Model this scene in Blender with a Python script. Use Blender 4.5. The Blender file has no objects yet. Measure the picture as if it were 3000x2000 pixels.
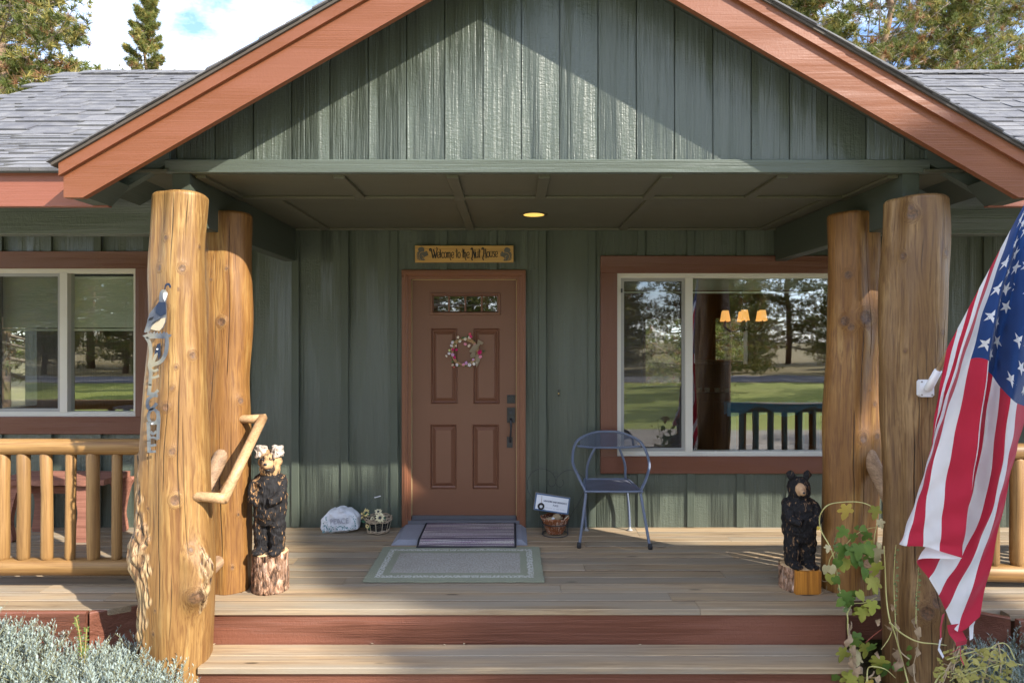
import bpy, bmesh, math, random
import numpy as np
from mathutils import Vector, Matrix, noise as mnoise
random.seed(7); rng = np.random.default_rng(7)
R = math.radians; PI = math.pi
scene = bpy.context.scene
COL = scene.collection
# ------------------------------------------------------------------ camera
DIST, FPX, CZ = 5.68, 1920.0, 1.607          # wall plane is y = 0, deck top is z = 0
cam_d = bpy.data.cameras.new('camera'); cam = bpy.data.objects.new('camera', cam_d); COL.objects.link(cam)
cam.location = (0, -DIST, CZ); cam.rotation_euler = (R(90), 0, 0)
cam_d.sensor_width = 36; cam_d.lens = 36 * FPX / 3000; cam_d.clip_start = .05; cam_d.clip_end = 3000
scene.camera = cam
# ------------------------------------------------------------------ sky, sun, exposure
SUN = Vector((.793, -.61, .665)).normalized()          # towards the sun
EL = math.asin(SUN.z); AZ = math.atan2(SUN.x, SUN.y)
world = bpy.data.worlds.new('World'); scene.world = world; world.use_nodes = True
wn = world.node_tree; wn.nodes.clear()
def node(nt, typ, ins=None, **attrs):
    n = nt.nodes.new(typ)
    for k, v in attrs.items(): setattr(n, k, v)
    for k, v in (ins or {}).items():
        s = n.inputs[k]
        if isinstance(v, bpy.types.NodeSocket): nt.links.new(v, s)
        else:
            if s.type == 'RGBA' and len(v) == 3: v = (*v, 1)
            s.default_value = v
    return n
def nramp(nt, fac, stops):
    n = node(nt, 'ShaderNodeValToRGB', {'Fac': fac}); e = n.color_ramp.elements
    while len(e) < len(stops): e.new(.5)
    for el, (p, c) in zip(e, stops):
        el.position = p; el.color = (c, c, c, 1) if isinstance(c, (int, float)) else (*c, 1)
    return n.outputs[0]
def nnoise(nt, vec, scale, detail=4, rough=.55, dist=0):
    return node(nt, 'ShaderNodeTexNoise', {'Vector': vec, 'Scale': scale, 'Detail': detail, 'Roughness': rough, 'Distortion': dist}).outputs[0]
def nmap(nt, vec, scale=(1, 1, 1), loc=(0, 0, 0), rot=(0, 0, 0)):
    return node(nt, 'ShaderNodeMapping', {'Vector': vec, 'Scale': scale, 'Location': loc, 'Rotation': rot}).outputs[0]
def nmix(nt, fac, a, b, blend='MIX'):
    n = node(nt, 'ShaderNodeMix', data_type='RGBA', blend_type=blend)
    for i, v in ((0, fac), (6, a), (7, b)):
        if isinstance(v, bpy.types.NodeSocket): nt.links.new(v, n.inputs[i])
        else: n.inputs[i].default_value = v if i == 0 else (*v, 1)
    return n.outputs[2]
def nmath(nt, op, a, b=0.0, clamp=False):
    n = node(nt, 'ShaderNodeMath', operation=op, use_clamp=clamp)
    for i, v in ((0, a), (1, b)):
        if isinstance(v, bpy.types.NodeSocket): nt.links.new(v, n.inputs[i])
        else: n.inputs[i].default_value = v
    return n.outputs[0]
sky = node(wn, 'ShaderNodeTexSky', sky_type='NISHITA', sun_disc=False, sun_elevation=EL, sun_rotation=AZ, altitude=1200, air_density=1.0, dust_density=.3, ozone_density=3.0)
wtc = node(wn, 'ShaderNodeTexCoord').outputs['Generated']
wv = nmap(wn, wtc, (1, 1, 2.2), (.35, .1, .2))
cl = nnoise(wn, wv, 2.1, 9, .62, .25)
clm = nramp(wn, cl, [(.43, 0), (.63, .95)])
wcol = nmix(wn, clm, nmix(wn, 1.0, sky.outputs[0], (.72, .70, .74), 'MULTIPLY'), (6.6, 6.8, 7.2))
bg = node(wn, 'ShaderNodeBackground', {'Color': wcol, 'Strength': .15})
wout = node(wn, 'ShaderNodeOutputWorld', {'Surface': bg.outputs[0]})
sun_d = bpy.data.lights.new('sun', 'SUN'); sun_d.energy = 2.6; sun_d.angle = R(.55); sun_d.color = (1, .93, .82)
sun_o = bpy.data.objects.new('sun', sun_d); COL.objects.link(sun_o); sun_o.location = (20, -15, 25)
sun_o.rotation_euler = SUN.to_track_quat('Z', 'Y').to_euler()
scene.view_settings.view_transform = 'Standard'; scene.view_settings.look = 'None'
scene.view_settings.exposure = 2.05; scene.view_settings.gamma = 1.0
scene.cycles.max_bounces = 8; scene.cycles.diffuse_bounces = 4; scene.cycles.transparent_max_bounces = 12
scene.cycles.caustics_reflective = False; scene.cycles.caustics_refractive = False
scene.cycles.use_denoising = True
scene.cycles.sample_clamp_indirect = 6
# ------------------------------------------------------------------ helpers
def P(px, py, y):
    d = y + DIST
    return Vector(((px - 1500) * d / FPX, y, CZ - (py - 1000) * d / FPX))
def frame(d):
    d = Vector(d).normalized(); up = Vector((0, 0, 1)) if abs(d.z) < .9 else Vector((1, 0, 0))
    a = d.cross(up).normalized(); return a, a.cross(d).normalized()
class MB:
    def __init__(s): s.v = []; s.f = []; s.m = []
    def add(s, vs, fs, mi=0):
        o = len(s.v); s.v += [tuple(p) for p in vs]; s.f += [tuple(i + o for i in f) for f in fs]; s.m += [mi] * len(fs); return s
    def box(s, x0, x1, y0, y1, z0, z1, mi=0, M=None):
        vs = [Vector((x, y, z)) for z in (z0, z1) for y in (y0, y1) for x in (x0, x1)]
        if M is not None: vs = [M @ p for p in vs]
        return s.add(vs, [(0, 2, 3, 1), (4, 5, 7, 6), (0, 1, 5, 4), (2, 6, 7, 3), (0, 4, 6, 2), (1, 3, 7, 5)], mi)
    def bev(s, x0, x1, y0, y1, z0, z1, b=.004, axis='X', M=None, mi=0):
        """box with its long edges (along axis) chamfered"""
        if axis == 'X': A, B, L = (y0, y1), (z0, z1), (x0, x1); mk = lambda a, c, l: Vector((l, a, c))
        elif axis == 'Z': A, B, L = (x0, x1), (y0, y1), (z0, z1); mk = lambda a, c, l: Vector((a, c, l))
        else: A, B, L = (z0, z1), (x0, x1), (y0, y1); mk = lambda a, c, l: Vector((c, l, a))
        a0, a1 = A; c0, c1 = B
        pr = [(a0 + b, c0), (a1 - b, c0), (a1, c0 + b), (a1, c1 - b), (a1 - b, c1), (a0 + b, c1), (a0, c1 - b), (a0, c0 + b)]
        vs = [mk(a, c, l) for l in L for a, c in pr]
        if M is not None: vs = [M @ p for p in vs]
        fs = [tuple(range(7, -1, -1)), tuple(range(8, 16))] + [(i, (i + 1) % 8, 8 + (i + 1) % 8, 8 + i) for i in range(8)]
        return s.add(vs, fs, mi)
    def tube(s, pts, rad, n=8, caps=True, mi=0, closed=False):
        pts = [Vector(p) for p in pts]; k = len(pts)
        if not hasattr(rad, '__len__'): rad = [rad] * k
        a = None; vs = []
        for i, p in enumerate(pts):
            if closed: d = pts[(i + 1) % k] - pts[i - 1]
            else: d = pts[min(i + 1, k - 1)] - pts[max(i - 1, 0)]
            if d.length < 1e-9: d = Vector((0, 0, 1))
            d.normalize()
            if a is None: a, b = frame(d)
            else:
                a = (a - d * a.dot(d)); a = a.normalized() if a.length > 1e-6 else frame(d)[0]
                b = a.cross(d).normalized()
            for j in range(n):
                t = 2 * PI * j / n; vs.append(p + (a * math.cos(t) + b * math.sin(t)) * rad[i])
        fs = []
        for i in range(k if closed else k - 1):
            i2 = (i + 1) % k
            for j in range(n): fs.append((i * n + j, i2 * n + j, i2 * n + (j + 1) % n, i * n + (j + 1) % n))
        if caps and not closed: fs += [tuple(range(n)), tuple(range((k - 1) * n, k * n))[::-1]]
        return s.add(vs, fs, mi)
    def lathe(s, prof, n=20, c=(0, 0, 0), mi=0, cap=True):
        vs = []; fs = []; k = len(prof)
        for r, z in prof:
            for j in range(n):
                t = 2 * PI * j / n; vs.append((c[0] + r * math.cos(t), c[1] + r * math.sin(t), c[2] + z))
        for i in range(k - 1):
            for j in range(n): fs.append((i * n + j, i * n + (j + 1) % n, (i + 1) * n + (j + 1) % n, (i + 1) * n + j))
        if cap: fs += [tuple(range(n))[::-1], tuple(range((k - 1) * n, k * n))]
        return s.add(vs, fs, mi)
    def prism(s, poly, y0, y1, mi=0, M=None):
        """polygon of (x,z) extruded along y"""
        n = len(poly); vs = [Vector((x, y0, z)) for x, z in poly] + [Vector((x, y1, z)) for x, z in poly]
        if M is not None: vs = [M @ p for p in vs]
        ar = sum(poly[i][0] * poly[(i + 1) % n][1] - poly[(i + 1) % n][0] * poly[i][1] for i in range(n))
        fs = [tuple(range(n)), tuple(range(2 * n - 1, n - 1, -1))] + [(i + n, (i + 1) % n + n, (i + 1) % n, i) for i in range(n)]
        if ar < 0: fs = [f[::-1] for f in fs]
        return s.add(vs, fs, mi)
    def ribbon(s, pts, w, y0, y1, mi=0):
        """flat stroke in the xz plane with widths w, thickness y0..y1"""
        k = len(pts); L = []; Rr = []
        if not hasattr(w, '__len__'): w = [w] * k
        for i in range(k):
            a = pts[max(i - 1, 0)]; b = pts[min(i + 1, k - 1)]; dx, dz = b[0] - a[0], b[1] - a[1]
            l = math.hypot(dx, dz) or 1; nx, nz = -dz / l * w[i] / 2, dx / l * w[i] / 2
            L.append((pts[i][0] + nx, pts[i][1] + nz)); Rr.append((pts[i][0] - nx, pts[i][1] - nz))
        vs = []
        for i in range(k):
            for (x, z) in (L[i], Rr[i]):
                for y in (y0, y1): vs.append((x, y, z))
        fs = []
        for i in range(k - 1):
            a, b = 4 * i, 4 * i + 4
            fs += [(a, b, b + 2, a + 2), (a + 1, a + 3, b + 3, b + 1), (a, a + 1, b + 1, b), (a + 2, b + 2, b + 3, a + 3)]
        fs += [(0, 2, 3, 1), (4 * k - 4, 4 * k - 3, 4 * k - 1, 4 * k - 2)]
        return s.add(vs, fs, mi)
    def ell(s, c, r, nu=14, nv=9, M=None, mi=0):
        vs = []; fs = []
        for i in range(nv + 1):
            ph = PI * i / nv
            for j in range(nu):
                t = 2 * PI * j / nu
                p = Vector((r[0] * math.sin(ph) * math.cos(t), r[1] * math.sin(ph) * math.sin(t), r[2] * math.cos(ph)))
                if M is not None: p = M @ p
                vs.append(p + Vector(c))
        for i in range(nv):
            for j in range(nu):
                fs.append((i * nu + j, (i + 1) * nu + j, (i + 1) * nu + (j + 1) % nu, i * nu + (j + 1) % nu))
        return s.add(vs, fs, mi)
    def mesh(s, name, mats, smooth=False):
        me = bpy.data.meshes.new(name); me.from_pydata(s.v, [], s.f)
        for m in (mats if isinstance(mats, (list, tuple)) else [mats]): me.materials.append(m)
        if any(s.m): me.polygons.foreach_set('material_index', s.m)
        if smooth: me.polygons.foreach_set('use_smooth', [True] * len(me.polygons))
        me.update(); return me
    def build(s, name, mats, parent=None, smooth=False, **tags):
        return put(name, s.mesh(name, mats, smooth), parent, **tags)
def wmat(o):
    b = Matrix.LocRotScale(o.location, o.rotation_euler, o.scale)
    return b if o.parent is None else wmat(o.parent) @ o.matrix_parent_inverse @ b
def put(name, me, parent=None, loc=None, rot=None, label=None, cat=None, group=None, kind=None):
    o = bpy.data.objects.new(name, me); COL.objects.link(o)
    if loc is not None: o.location = loc
    if rot is not None: o.rotation_euler = rot
    if parent is not None:
        o.parent = parent; o.matrix_parent_inverse = wmat(parent).inverted()
    if label: o['label'] = label
    if cat: o['category'] = cat
    if group: o['group'] = group
    if kind: o['kind'] = kind
    return o
def thing(name, label, cat, loc=(0, 0, 0), group=None):
    return put(name, None, loc=loc, label=label, cat=cat, group=group)
def np_mesh(name, V, Fc, mat, smooth=False):
    """V (n,3) array, Fc (m,k) array of equal-sized faces"""
    V = np.asarray(V, np.float32); Fc = np.asarray(Fc, np.int32); me = bpy.data.meshes.new(name)
    me.vertices.add(len(V)); me.vertices.foreach_set('co', V.ravel()); k = Fc.shape[1]
    me.loops.add(Fc.size); me.loops.foreach_set('vertex_index', Fc.ravel())
    me.polygons.add(len(Fc)); me.polygons.foreach_set('loop_start', np.arange(0, Fc.size, k, dtype=np.int32))
    me.update(calc_edges=True); me.validate()
    for m in (mat if isinstance(mat, (list, tuple)) else [mat]): me.materials.append(m)
    if smooth: me.polygons.foreach_set('use_smooth', [True] * len(me.polygons))
    return me
def cr(pts, n=8, closed=False):
    """Catmull-Rom through points"""
    pts = [Vector(p) for p in pts]; k = len(pts); out = []
    rngk = range(k if closed else k - 1)
    for i in rngk:
        if closed: p0, p1, p2, p3 = pts[i - 1], pts[i], pts[(i + 1) % k], pts[(i + 2) % k]
        else: p0, p1, p2, p3 = pts[max(i - 1, 0)], pts[i], pts[i + 1], pts[min(i + 2, k - 1)]
        for j in range(n):
            t = j / n
            out.append(.5 * ((2 * p1) + (p2 - p0) * t + (2 * p0 - 5 * p1 + 4 * p2 - p3) * t * t + (3 * p1 - p0 - 3 * p2 + p3) * t ** 3))
    if not closed: out.append(pts[-1])
    return out
def remesh(mb, name, mat, voxel=.008, jitter=0, jscale=20, parent=None, smooth_it=2):
    """union of closed shapes as one continuous surface"""
    me = mb.mesh(name + '_src', mat); o = bpy.data.objects.new('tmp', me); COL.objects.link(o)
    md = o.modifiers.new('r', 'REMESH'); md.mode = 'VOXEL'; md.voxel_size = voxel; md.use_smooth_shade = True
    if smooth_it:
        sm = o.modifiers.new('s', 'SMOOTH'); sm.factor = .5; sm.iterations = smooth_it
    dg = bpy.context.evaluated_depsgraph_get(); dg.update()
    m2 = bpy.data.meshes.new_from_object(o.evaluated_get(dg)); bpy.data.objects.remove(o); bpy.data.meshes.remove(me)
    m2.name = name
    if jitter:
        for v in m2.vertices:
            p = v.co * jscale; d = mnoise.noise_vector(p); v.co += d * jitter
    if not m2.materials: m2.materials.append(mat)
    m2.polygons.foreach_set('use_smooth', [True] * len(m2.polygons))
    return m2
def text_mesh(body, size, mat, extrude=.001, bold=0):
    c = bpy.data.curves.new('t', 'FONT'); c.body = body; c.size = size; c.extrude = extrude; c.align_x = 'CENTER'; c.align_y = 'CENTER'; c.offset = bold; c.resolution_u = 3
    o = bpy.data.objects.new('t', c); COL.objects.link(o); dg = bpy.context.evaluated_depsgraph_get(); dg.update()
    me = bpy.data.meshes.new_from_object(o.evaluated_get(dg)); bpy.data.objects.remove(o); me.materials.clear(); me.materials.append(mat); return me
def rect_sub(rects, op):
    out = []
    for (x0, x1, z0, z1) in rects:
        a0, a1, b0, b1 = op
        if a1 <= x0 or a0 >= x1 or b1 <= z0 or b0 >= z1: out.append((x0, x1, z0, z1)); continue
        if z0 < b0: out.append((x0, x1, z0, b0))
        if z1 > b1: out.append((x0, x1, b1, z1))
        m0, m1 = max(z0, b0), min(z1, b1)
        if x0 < a0: out.append((x0, a0, m0, m1))
        if x1 > a1: out.append((a1, x1, m0, m1))
    return out
# ------------------------------------------------------------------ materials
def newmat(name):
    m = bpy.data.materials.new(name); m.use_nodes = True; nt = m.node_tree; nt.nodes.clear(); return m, nt
def finish(nt, col, rough=.6, height=None, bs=.3, bd=.005, spec=.5, **kw):
    ins = {'Base Color': col, 'Roughness': rough, 'Specular IOR Level': spec}; ins.update(kw)
    if height is not None:
        ins['Normal'] = node(nt, 'ShaderNodeBump', {'Height': height, 'Strength': bs, 'Distance': bd}).outputs[0]
    b = node(nt, 'ShaderNodeBsdfPrincipled', ins)
    node(nt, 'ShaderNodeOutputMaterial', {'Surface': b.outputs[0]}); return b
def coords(nt, rand=True):
    tc = node(nt, 'ShaderNodeTexCoord').outputs['Object']; oi = node(nt, 'ShaderNodeObjectInfo')
    if not rand: return tc, oi.outputs['Random']
    sc = node(nt, 'ShaderNodeVectorMath', operation='SCALE')
    cmb = node(nt, 'ShaderNodeCombineXYZ', {'X': oi.outputs['Random'], 'Y': nmath(nt, 'MULTIPLY', oi.outputs['Random'], 3.7), 'Z': nmath(nt, 'MULTIPLY', oi.outputs['Random'], 7.3)})
    nt.links.new(cmb.outputs[0], sc.inputs[0]); sc.inputs['Scale'].default_value = 13
    ad = node(nt, 'ShaderNodeVectorMath', operation='ADD'); nt.links.new(tc, ad.inputs[0]); nt.links.new(sc.outputs[0], ad.inputs[1])
    return ad.outputs[0], oi.outputs['Random']
def axs(axis, across, along): return {'X': (along, across, across), 'Y': (across, along, across), 'Z': (across, across, along)}[axis]
def flat(name, c, rough=.6, spec=.5, var=.12, scale=30, bump=.15, bd=.002, **kw):
    m, nt = newmat(name); v, r = coords(nt)
    n = nnoise(nt, v, scale, 5); n2 = nnoise(nt, v, scale * .13, 3)
    k = nmath(nt, 'ADD', nmath(nt, 'MULTIPLY', n, var), nmath(nt, 'MULTIPLY', n2, var * 1.4))
    k = nmath(nt, 'ADD', k, 1 - var * 1.2)
    kc = node(nt, 'ShaderNodeCombineColor', {0: k, 1: k, 2: k}).outputs[0]
    finish(nt, nmix(nt, 1.0, c, kc, 'MULTIPLY'), rough, n, bump, bd, spec, **kw); return m
def painted(name, c, axis='Z', rough=.42, emboss=1.0, var=.10, spec=.5, cross=True):
    """wood-embossed painted board: bands of wavy grain and rough-sawn cross texture"""
    m, nt = newmat(name); v, r = coords(nt)
    g1 = nnoise(nt, nmap(nt, v, axs(axis, 42, 1.1)), 1, 4, .6, 1.2)
    lines = node(nt, 'ShaderNodeTexWave', {'Vector': nmap(nt, v, axs(axis, 13, .6)), 'Scale': 2.6, 'Distortion': 7.5, 'Detail': 3, 'Detail Scale': .8, 'Detail Roughness': .55}, wave_type='BANDS', bands_direction='X' if axis == 'Z' else 'Z', wave_profile='SAW').outputs[1]
    sawn = nnoise(nt, nmap(nt, v, axs(axis, 26, 70)), 1, 3, .6)
    mask = nramp(nt, nnoise(nt, nmap(nt, v, axs(axis, 7, .5)), 1, 2), [(.42, 0), (.56, 1)])
    hh = nmix(nt, mask, nmath(nt, 'ADD', nmath(nt, 'MULTIPLY', sawn, .20), nmath(nt, 'MULTIPLY', g1, .35)), nmath(nt, 'ADD', nmath(nt, 'MULTIPLY', lines, .30), nmath(nt, 'MULTIPLY', g1, .6)))
    hh = nmix(nt, .10, hh, nnoise(nt, v, 90, 2))
    big = nnoise(nt, nmap(nt, v, axs(axis, 3, .8)), 1, 4)
    k = nmath(nt, 'ADD', nmath(nt, 'MULTIPLY', big, var * 2), 1 - var)
    k = nmath(nt, 'ADD', k, nmath(nt, 'MULTIPLY', nmath(nt, 'SUBTRACT', r, .5), var * .7))
    kc = node(nt, 'ShaderNodeCombineColor', {0: k, 1: k, 2: k}).outputs[0]
    finish(nt, nmix(nt, 1.0, c, kc, 'MULTIPLY'), nramp(nt, big, [(0, rough - .08), (1, rough + .12)]), hh, min(1.0, .9 * emboss), .022 * emboss, spec); return m
def wood(name, light, mid, dark, axis='X', rough=.6, bump=.35, grey=None, tint=.18, knots=True, fine=1.0):
    m, nt = newmat(name); v, r = coords(nt)
    g = nnoise(nt, nmap(nt, v, axs(axis, 26 * fine, 1.1 * fine)), 1, 7, .62, .7)
    f = nnoise(nt, nmap(nt, v, axs(axis, 150 * fine, 3.5 * fine)), 1, 3, .6, .2)
    c = nramp(nt, g, [(.30, dark), (.48, mid), (.72, light)])
    c = nmix(nt, nramp(nt, f, [(.35, .55), (.55, 0)]), c, dark)
    if grey is not None:
        c = nmix(nt, nramp(nt, nnoise(nt, nmap(nt, v, axs(axis, 7, .8)), 1, 5), [(.40, 0), (.62, .85)]), c, grey)
    if knots:
        vo = node(nt, 'ShaderNodeTexVoronoi', {'Vector': nmap(nt, v, axs(axis, 7, 1.6)), 'Scale': 1.0})
        c = nmix(nt, nramp(nt, vo.outputs['Distance'], [(.045, .9), (.085, 0)]), c, tuple(x * .35 for x in dark))
    k = nmath(nt, 'ADD', nmath(nt, 'MULTIPLY', r, tint * 2), 1 - tint)
    kc = node(nt, 'ShaderNodeCombineColor', {0: k, 1: k, 2: k}).outputs[0]
    h = nmath(nt, 'ADD', nmath(nt, 'MULTIPLY', g, .5), nmath(nt, 'MULTIPLY', f, .5))
    finish(nt, nmix(nt, 1.0, c, kc, 'MULTIPLY'), nramp(nt, g, [(.2, rough + .12), (.8, rough - .08)]), h, bump, .004, .4); return m
def logmat(name, light, mid, dark, rough=.45, pale=(.62, .46, .24)):
    m, nt = newmat(name); v, r = coords(nt, False)
    kn = node(nt, 'ShaderNodeAttribute', attribute_name='knot').outputs['Fac']
    ck = node(nt, 'ShaderNodeAttribute', attribute_name='crack').outputs['Fac']
    bare = node(nt, 'ShaderNodeAttribute', attribute_name='bare').outputs['Fac']
    wob = nnoise(nt, nmap(nt, v, (5, 5, 2)), 1, 3)
    vv = node(nt, 'ShaderNodeVectorMath', operation='ADD'); nt.links.new(v, vv.inputs[0])
    nt.links.new(node(nt, 'ShaderNodeCombineXYZ', {'X': nmath(nt, 'MULTIPLY', wob, .05), 'Y': nmath(nt, 'MULTIPLY', kn, .10), 'Z': 0.0}).outputs[0], vv.inputs[1])
    g = nnoise(nt, nmap(nt, vv.outputs[0], (24, 24, 1.3)), 1, 8, .62, .5)
    blot = nnoise(nt, nmap(nt, v, (4.5, 4.5, 2.2)), 1, 5, .6)
    f = nnoise(nt, nmap(nt, vv.outputs[0], (110, 110, 4)), 1, 3)
    c = nramp(nt, g, [(.30, dark), (.41, tuple(.6 * a + .4 * b for a, b in zip(mid, dark))), (.50, mid), (.60, light), (.72, tuple(.5 * (a + b) for a, b in zip(mid, light)))])
    c = nmix(nt, nramp(nt, blot, [(.38, .95), (.60, 0)]), c, tuple(.55 * a + .45 * b for a, b in zip(mid, dark)))
    c = nmix(nt, nramp(nt, f, [(.36, .75), (.52, 0)]), c, dark)
    bg_ = nnoise(nt, nmap(nt, vv.outputs[0], (46, 46, 5)), 1, 6, .65, 1.2)
    bc = nramp(nt, bg_, [(.40, (.03, .02, .013)), (.47, (.19, .10, .042)), (.58, pale), (.8, tuple(min(1, x * 1.15) for x in pale))])
    c = nmix(nt, bare, c, bc)
    kc = nramp(nt, nnoise(nt, v, 70, 4), [(.35, (.045, .03, .022)), (.6, (.16, .085, .045))])
    c = nmix(nt, nramp(nt, kn, [(.55, 0), (.9, .85)]), c, kc)
    ring = nramp(nt, kn, [(.10, 0), (.3, .35), (.45, .15)])
    c = nmix(nt, ring, c, dark)
    c = nmix(nt, ck, c, (.018, .012, .008))
    h = nmath(nt, 'ADD', nmath(nt, 'MULTIPLY', g, .6), nmath(nt, 'MULTIPLY', f, .4))
    finish(nt, c, nramp(nt, blot, [(.3, rough + .15), (.7, rough)]), h, .55, .012, .45); return m
GREEN = (.086, .103, .080)
M = {}
M['siding'] = painted('siding_green', GREEN, 'Z', .34, 1.0, spec=.6)
M['batten'] = painted('batten_green', (.076, .092, .071), 'Z', .40, .5)
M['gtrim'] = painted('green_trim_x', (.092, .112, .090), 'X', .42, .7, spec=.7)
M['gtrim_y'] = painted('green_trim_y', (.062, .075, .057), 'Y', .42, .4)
M['ceil'] = painted('ceiling_green', (.105, .102, .068), 'X', .5, .25)
M['rake'] = painted('rake_rust', (.208, .070, .029), 'X', .42, .45)
M['fascia'] = painted('fascia_rust', (.255, .088, .055), 'X', .45, .4)
M['brown'] = painted('trim_brown', (.155, .058, .032), 'X', .40, .6)
M['brown_z'] = painted('trim_brown_z', (.155, .058, .032), 'Z', .40, .6)
M['riser'] = painted('riser_red_brown', (.19, .072, .044), 'X', .42, .8)
M['door'] = flat('door_brown', (.180, .078, .043), .42, .5, .06, 60, .08, .001)
M['door_frame'] = flat('door_frame_brown', (.215, .085, .043), .38, .5, .08, 40, .1)
M['vinyl'] = flat('vinyl_cream', (.66, .63, .55), .35, .5, .05, 20, .03)
M['deck'] = wood('deck_wood', (.43, .32, .195), (.34, .245, .145), (.16, .108, .062), 'X', .62, .35, grey=(.255, .22, .168), tint=.17)
M['rail'] = wood('rail_log', (.344, .204, .076), (.272, .148, .048), (.144, .068, .022), 'X', .5, .3, tint=.1)
M['baluster'] = wood('baluster_log', (.344, .204, .080), (.272, .152, .053), (.144, .070, .024), 'Z', .5, .4, tint=.24)
M['greywood'] = wood('grey_wood', (.40, .27, .16), (.30, .19, .11), (.15, .09, .05), 'Y', .6, .3, tint=.1, knots=False)
M['log_a'] = logmat('log_honey', (.361, .226, .082), (.283, .156, .048), (.131, .056, .016), pale=(.385, .279, .148))
M['log_b'] = logmat('log_amber', (.336, .189, .057), (.267, .127, .031), (.123, .048, .013))
M['log_c'] = logmat('log_brown', (.287, .176, .075), (.213, .119, .043), (.094, .044, .016), .42)
M['shingle'] = None
def shingle_mat():
    m, nt = newmat('shingle_grey'); v, r = coords(nt)
    n = nnoise(nt, v, 220, 3, .7); n2 = nnoise(nt, v, 6, 3)
    c = nramp(nt, r, [(0, (.095, .095, .104)), (.5, (.135, .135, .143)), (1, (.175, .172, .176))])
    c = nmix(nt, nramp(nt, n, [(.3, .5), (.6, 0)]), c, (.05, .05, .055)); c = nmix(nt, nramp(nt, n2, [(.45, 0), (.7, .3)]), c, (.30, .29, .27))
    finish(nt, c, .85, n, .6, .003, .3); return m
M['shingle'] = shingle_mat()
M['black'] = flat('black_metal', (.025, .026, .030), .38, .5, .15, 80, .1, .001)
M['chairblue'] = flat('blue_grey_metal', (.115, .14, .20), .33, .6, .15, 90, .1, .001)
M['dark'] = flat('dark_void', (.03, .026, .022), .8)
M['brass'] = flat('brass', (.55, .38, .14), .3, .5, Metallic=1.0)
M['white'] = flat('white_metal', (.75, .75, .76), .4, .5, .05)
M['rubber'] = flat('black_rubber', (.02, .02, .022), .7)
def glass(name, f0, tint=(.86, .90, .88)):
    m, nt = newmat(name); geo = node(nt, 'ShaderNodeNewGeometry')
    dt = node(nt, 'ShaderNodeVectorMath', operation='DOT_PRODUCT'); nt.links.new(geo.outputs['Incoming'], dt.inputs[0]); nt.links.new(geo.outputs['Normal'], dt.inputs[1])
    k = nmath(nt, 'POWER', nmath(nt, 'SUBTRACT', 1.0, nmath(nt, 'ABSOLUTE', dt.outputs['Value']), True), 5.0)      # Schlick
    fr = nmath(nt, 'ADD', f0, nmath(nt, 'MULTIPLY', k, 1 - f0)); fr = nmath(nt, 'MULTIPLY', fr, nmath(nt, 'SUBTRACT', 1.0, geo.outputs['Backfacing']))
    v, r = coords(nt); wav = nnoise(nt, v, 1.3, 2)
    bp = node(nt, 'ShaderNodeBump', {'Height': wav, 'Strength': .05, 'Distance': .02}).outputs[0]
    t = node(nt, 'ShaderNodeBsdfTransparent', {'Color': tint}); g = node(nt, 'ShaderNodeBsdfGlossy', {'Color': (1, 1, 1), 'Roughness': .012, 'Normal': bp})
    mx = node(nt, 'ShaderNodeMixShader', {0: fr, 1: t.outputs[0], 2: g.outputs[0]}); node(nt, 'ShaderNodeOutputMaterial', {'Surface': mx.outputs[0]}); return m
M['glass'] = glass('window_glass', .25)
M['dglass'] = glass('door_glass', .30, (.3, .33, .3))
def screenmat():
    m, nt = newmat('insect_screen'); d = node(nt, 'ShaderNodeBsdfDiffuse', {'Color': (.10, .10, .10)}); t = node(nt, 'ShaderNodeBsdfTransparent', {'Color': (1, 1, 1)})
    mx = node(nt, 'ShaderNodeMixShader', {0: .30, 1: t.outputs[0], 2: d.outputs[0]}); node(nt, 'ShaderNodeOutputMaterial', {'Surface': mx.outputs[0]}); return m
M['screen'] = screenmat()
def emis(name, c, s):
    m, nt = newmat(name); b = finish(nt, c, .6); b.inputs['Emission Color'].default_value = (*c, 1); b.inputs['Emission Strength'].default_value = s; return m
# ================================================================== HOUSE
house = thing('cottage', 'green board and batten cottage with rust red gable over its front porch', 'house', (.2, 2.4, 0))
XL, XR = -5.05, 6.3                       # end walls
ZT = 3.25                                 # top of the front wall (inside the attic)
# openings in the front wall (x0,x1,z0,z1) incl. trims
DOOR = (-.952, .118, 0, 2.225)            # outer casing
WR = (.764, 3.67, .468, 2.346)            # right window trim outer
WL = (-4.68, -3.105, .808, 2.385)         # left window trim outer
WRf = (.908, 3.52, .616, 2.196)           # right window vinyl frame outer
WLf = (-4.535, -3.249, .959, 2.237)
DF = (-.90, .066, 0, 2.172)
wall = MB()
for (x0, x1, z0, z1) in rect_sub(rect_sub(rect_sub([(XL, XR, -.65, ZT)], WRf), WLf), (DF[0], DF[1], -.02, DF[3])):
    wall.box(x0, x1, .013, .15, z0, z1)
wall_o = wall.build('wall', M['siding'], house)
bat_x = [-1.875 + .4275 * k for k in range(-7, 20)]
bat_x = [x for x in bat_x if XL < x < XR]
edges = [XL] + bat_x + [XR]
for a, b in zip(edges[:-1], edges[1:]):
    rs = [(a + .001, b - .001, -.02, ZT)]
    for op in (WR, WL, DOOR): rs = rect_sub(rs, op)
    for (x0, x1, z0, z1) in rs:
        if x1 - x0 > .01 and z1 - z0 > .01: MB().box(x0, x1, 0, .0125, z0, z1).build('siding_panel', M['siding'], wall_o)
for x in bat_x:
    rs = [(x - .033, x + .033, .004, ZT)]
    for op in (WR, WL, DOOR): rs = rect_sub(rs, op)
    for (x0, x1, z0, z1) in rs:
        if z1 - z0 > .02 and x1 - x0 > .01: MB().bev(x0, x1, -.019, -.0005, z0, z1, .003, 'Z').build('batten', M['batten'], wall_o)
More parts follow.
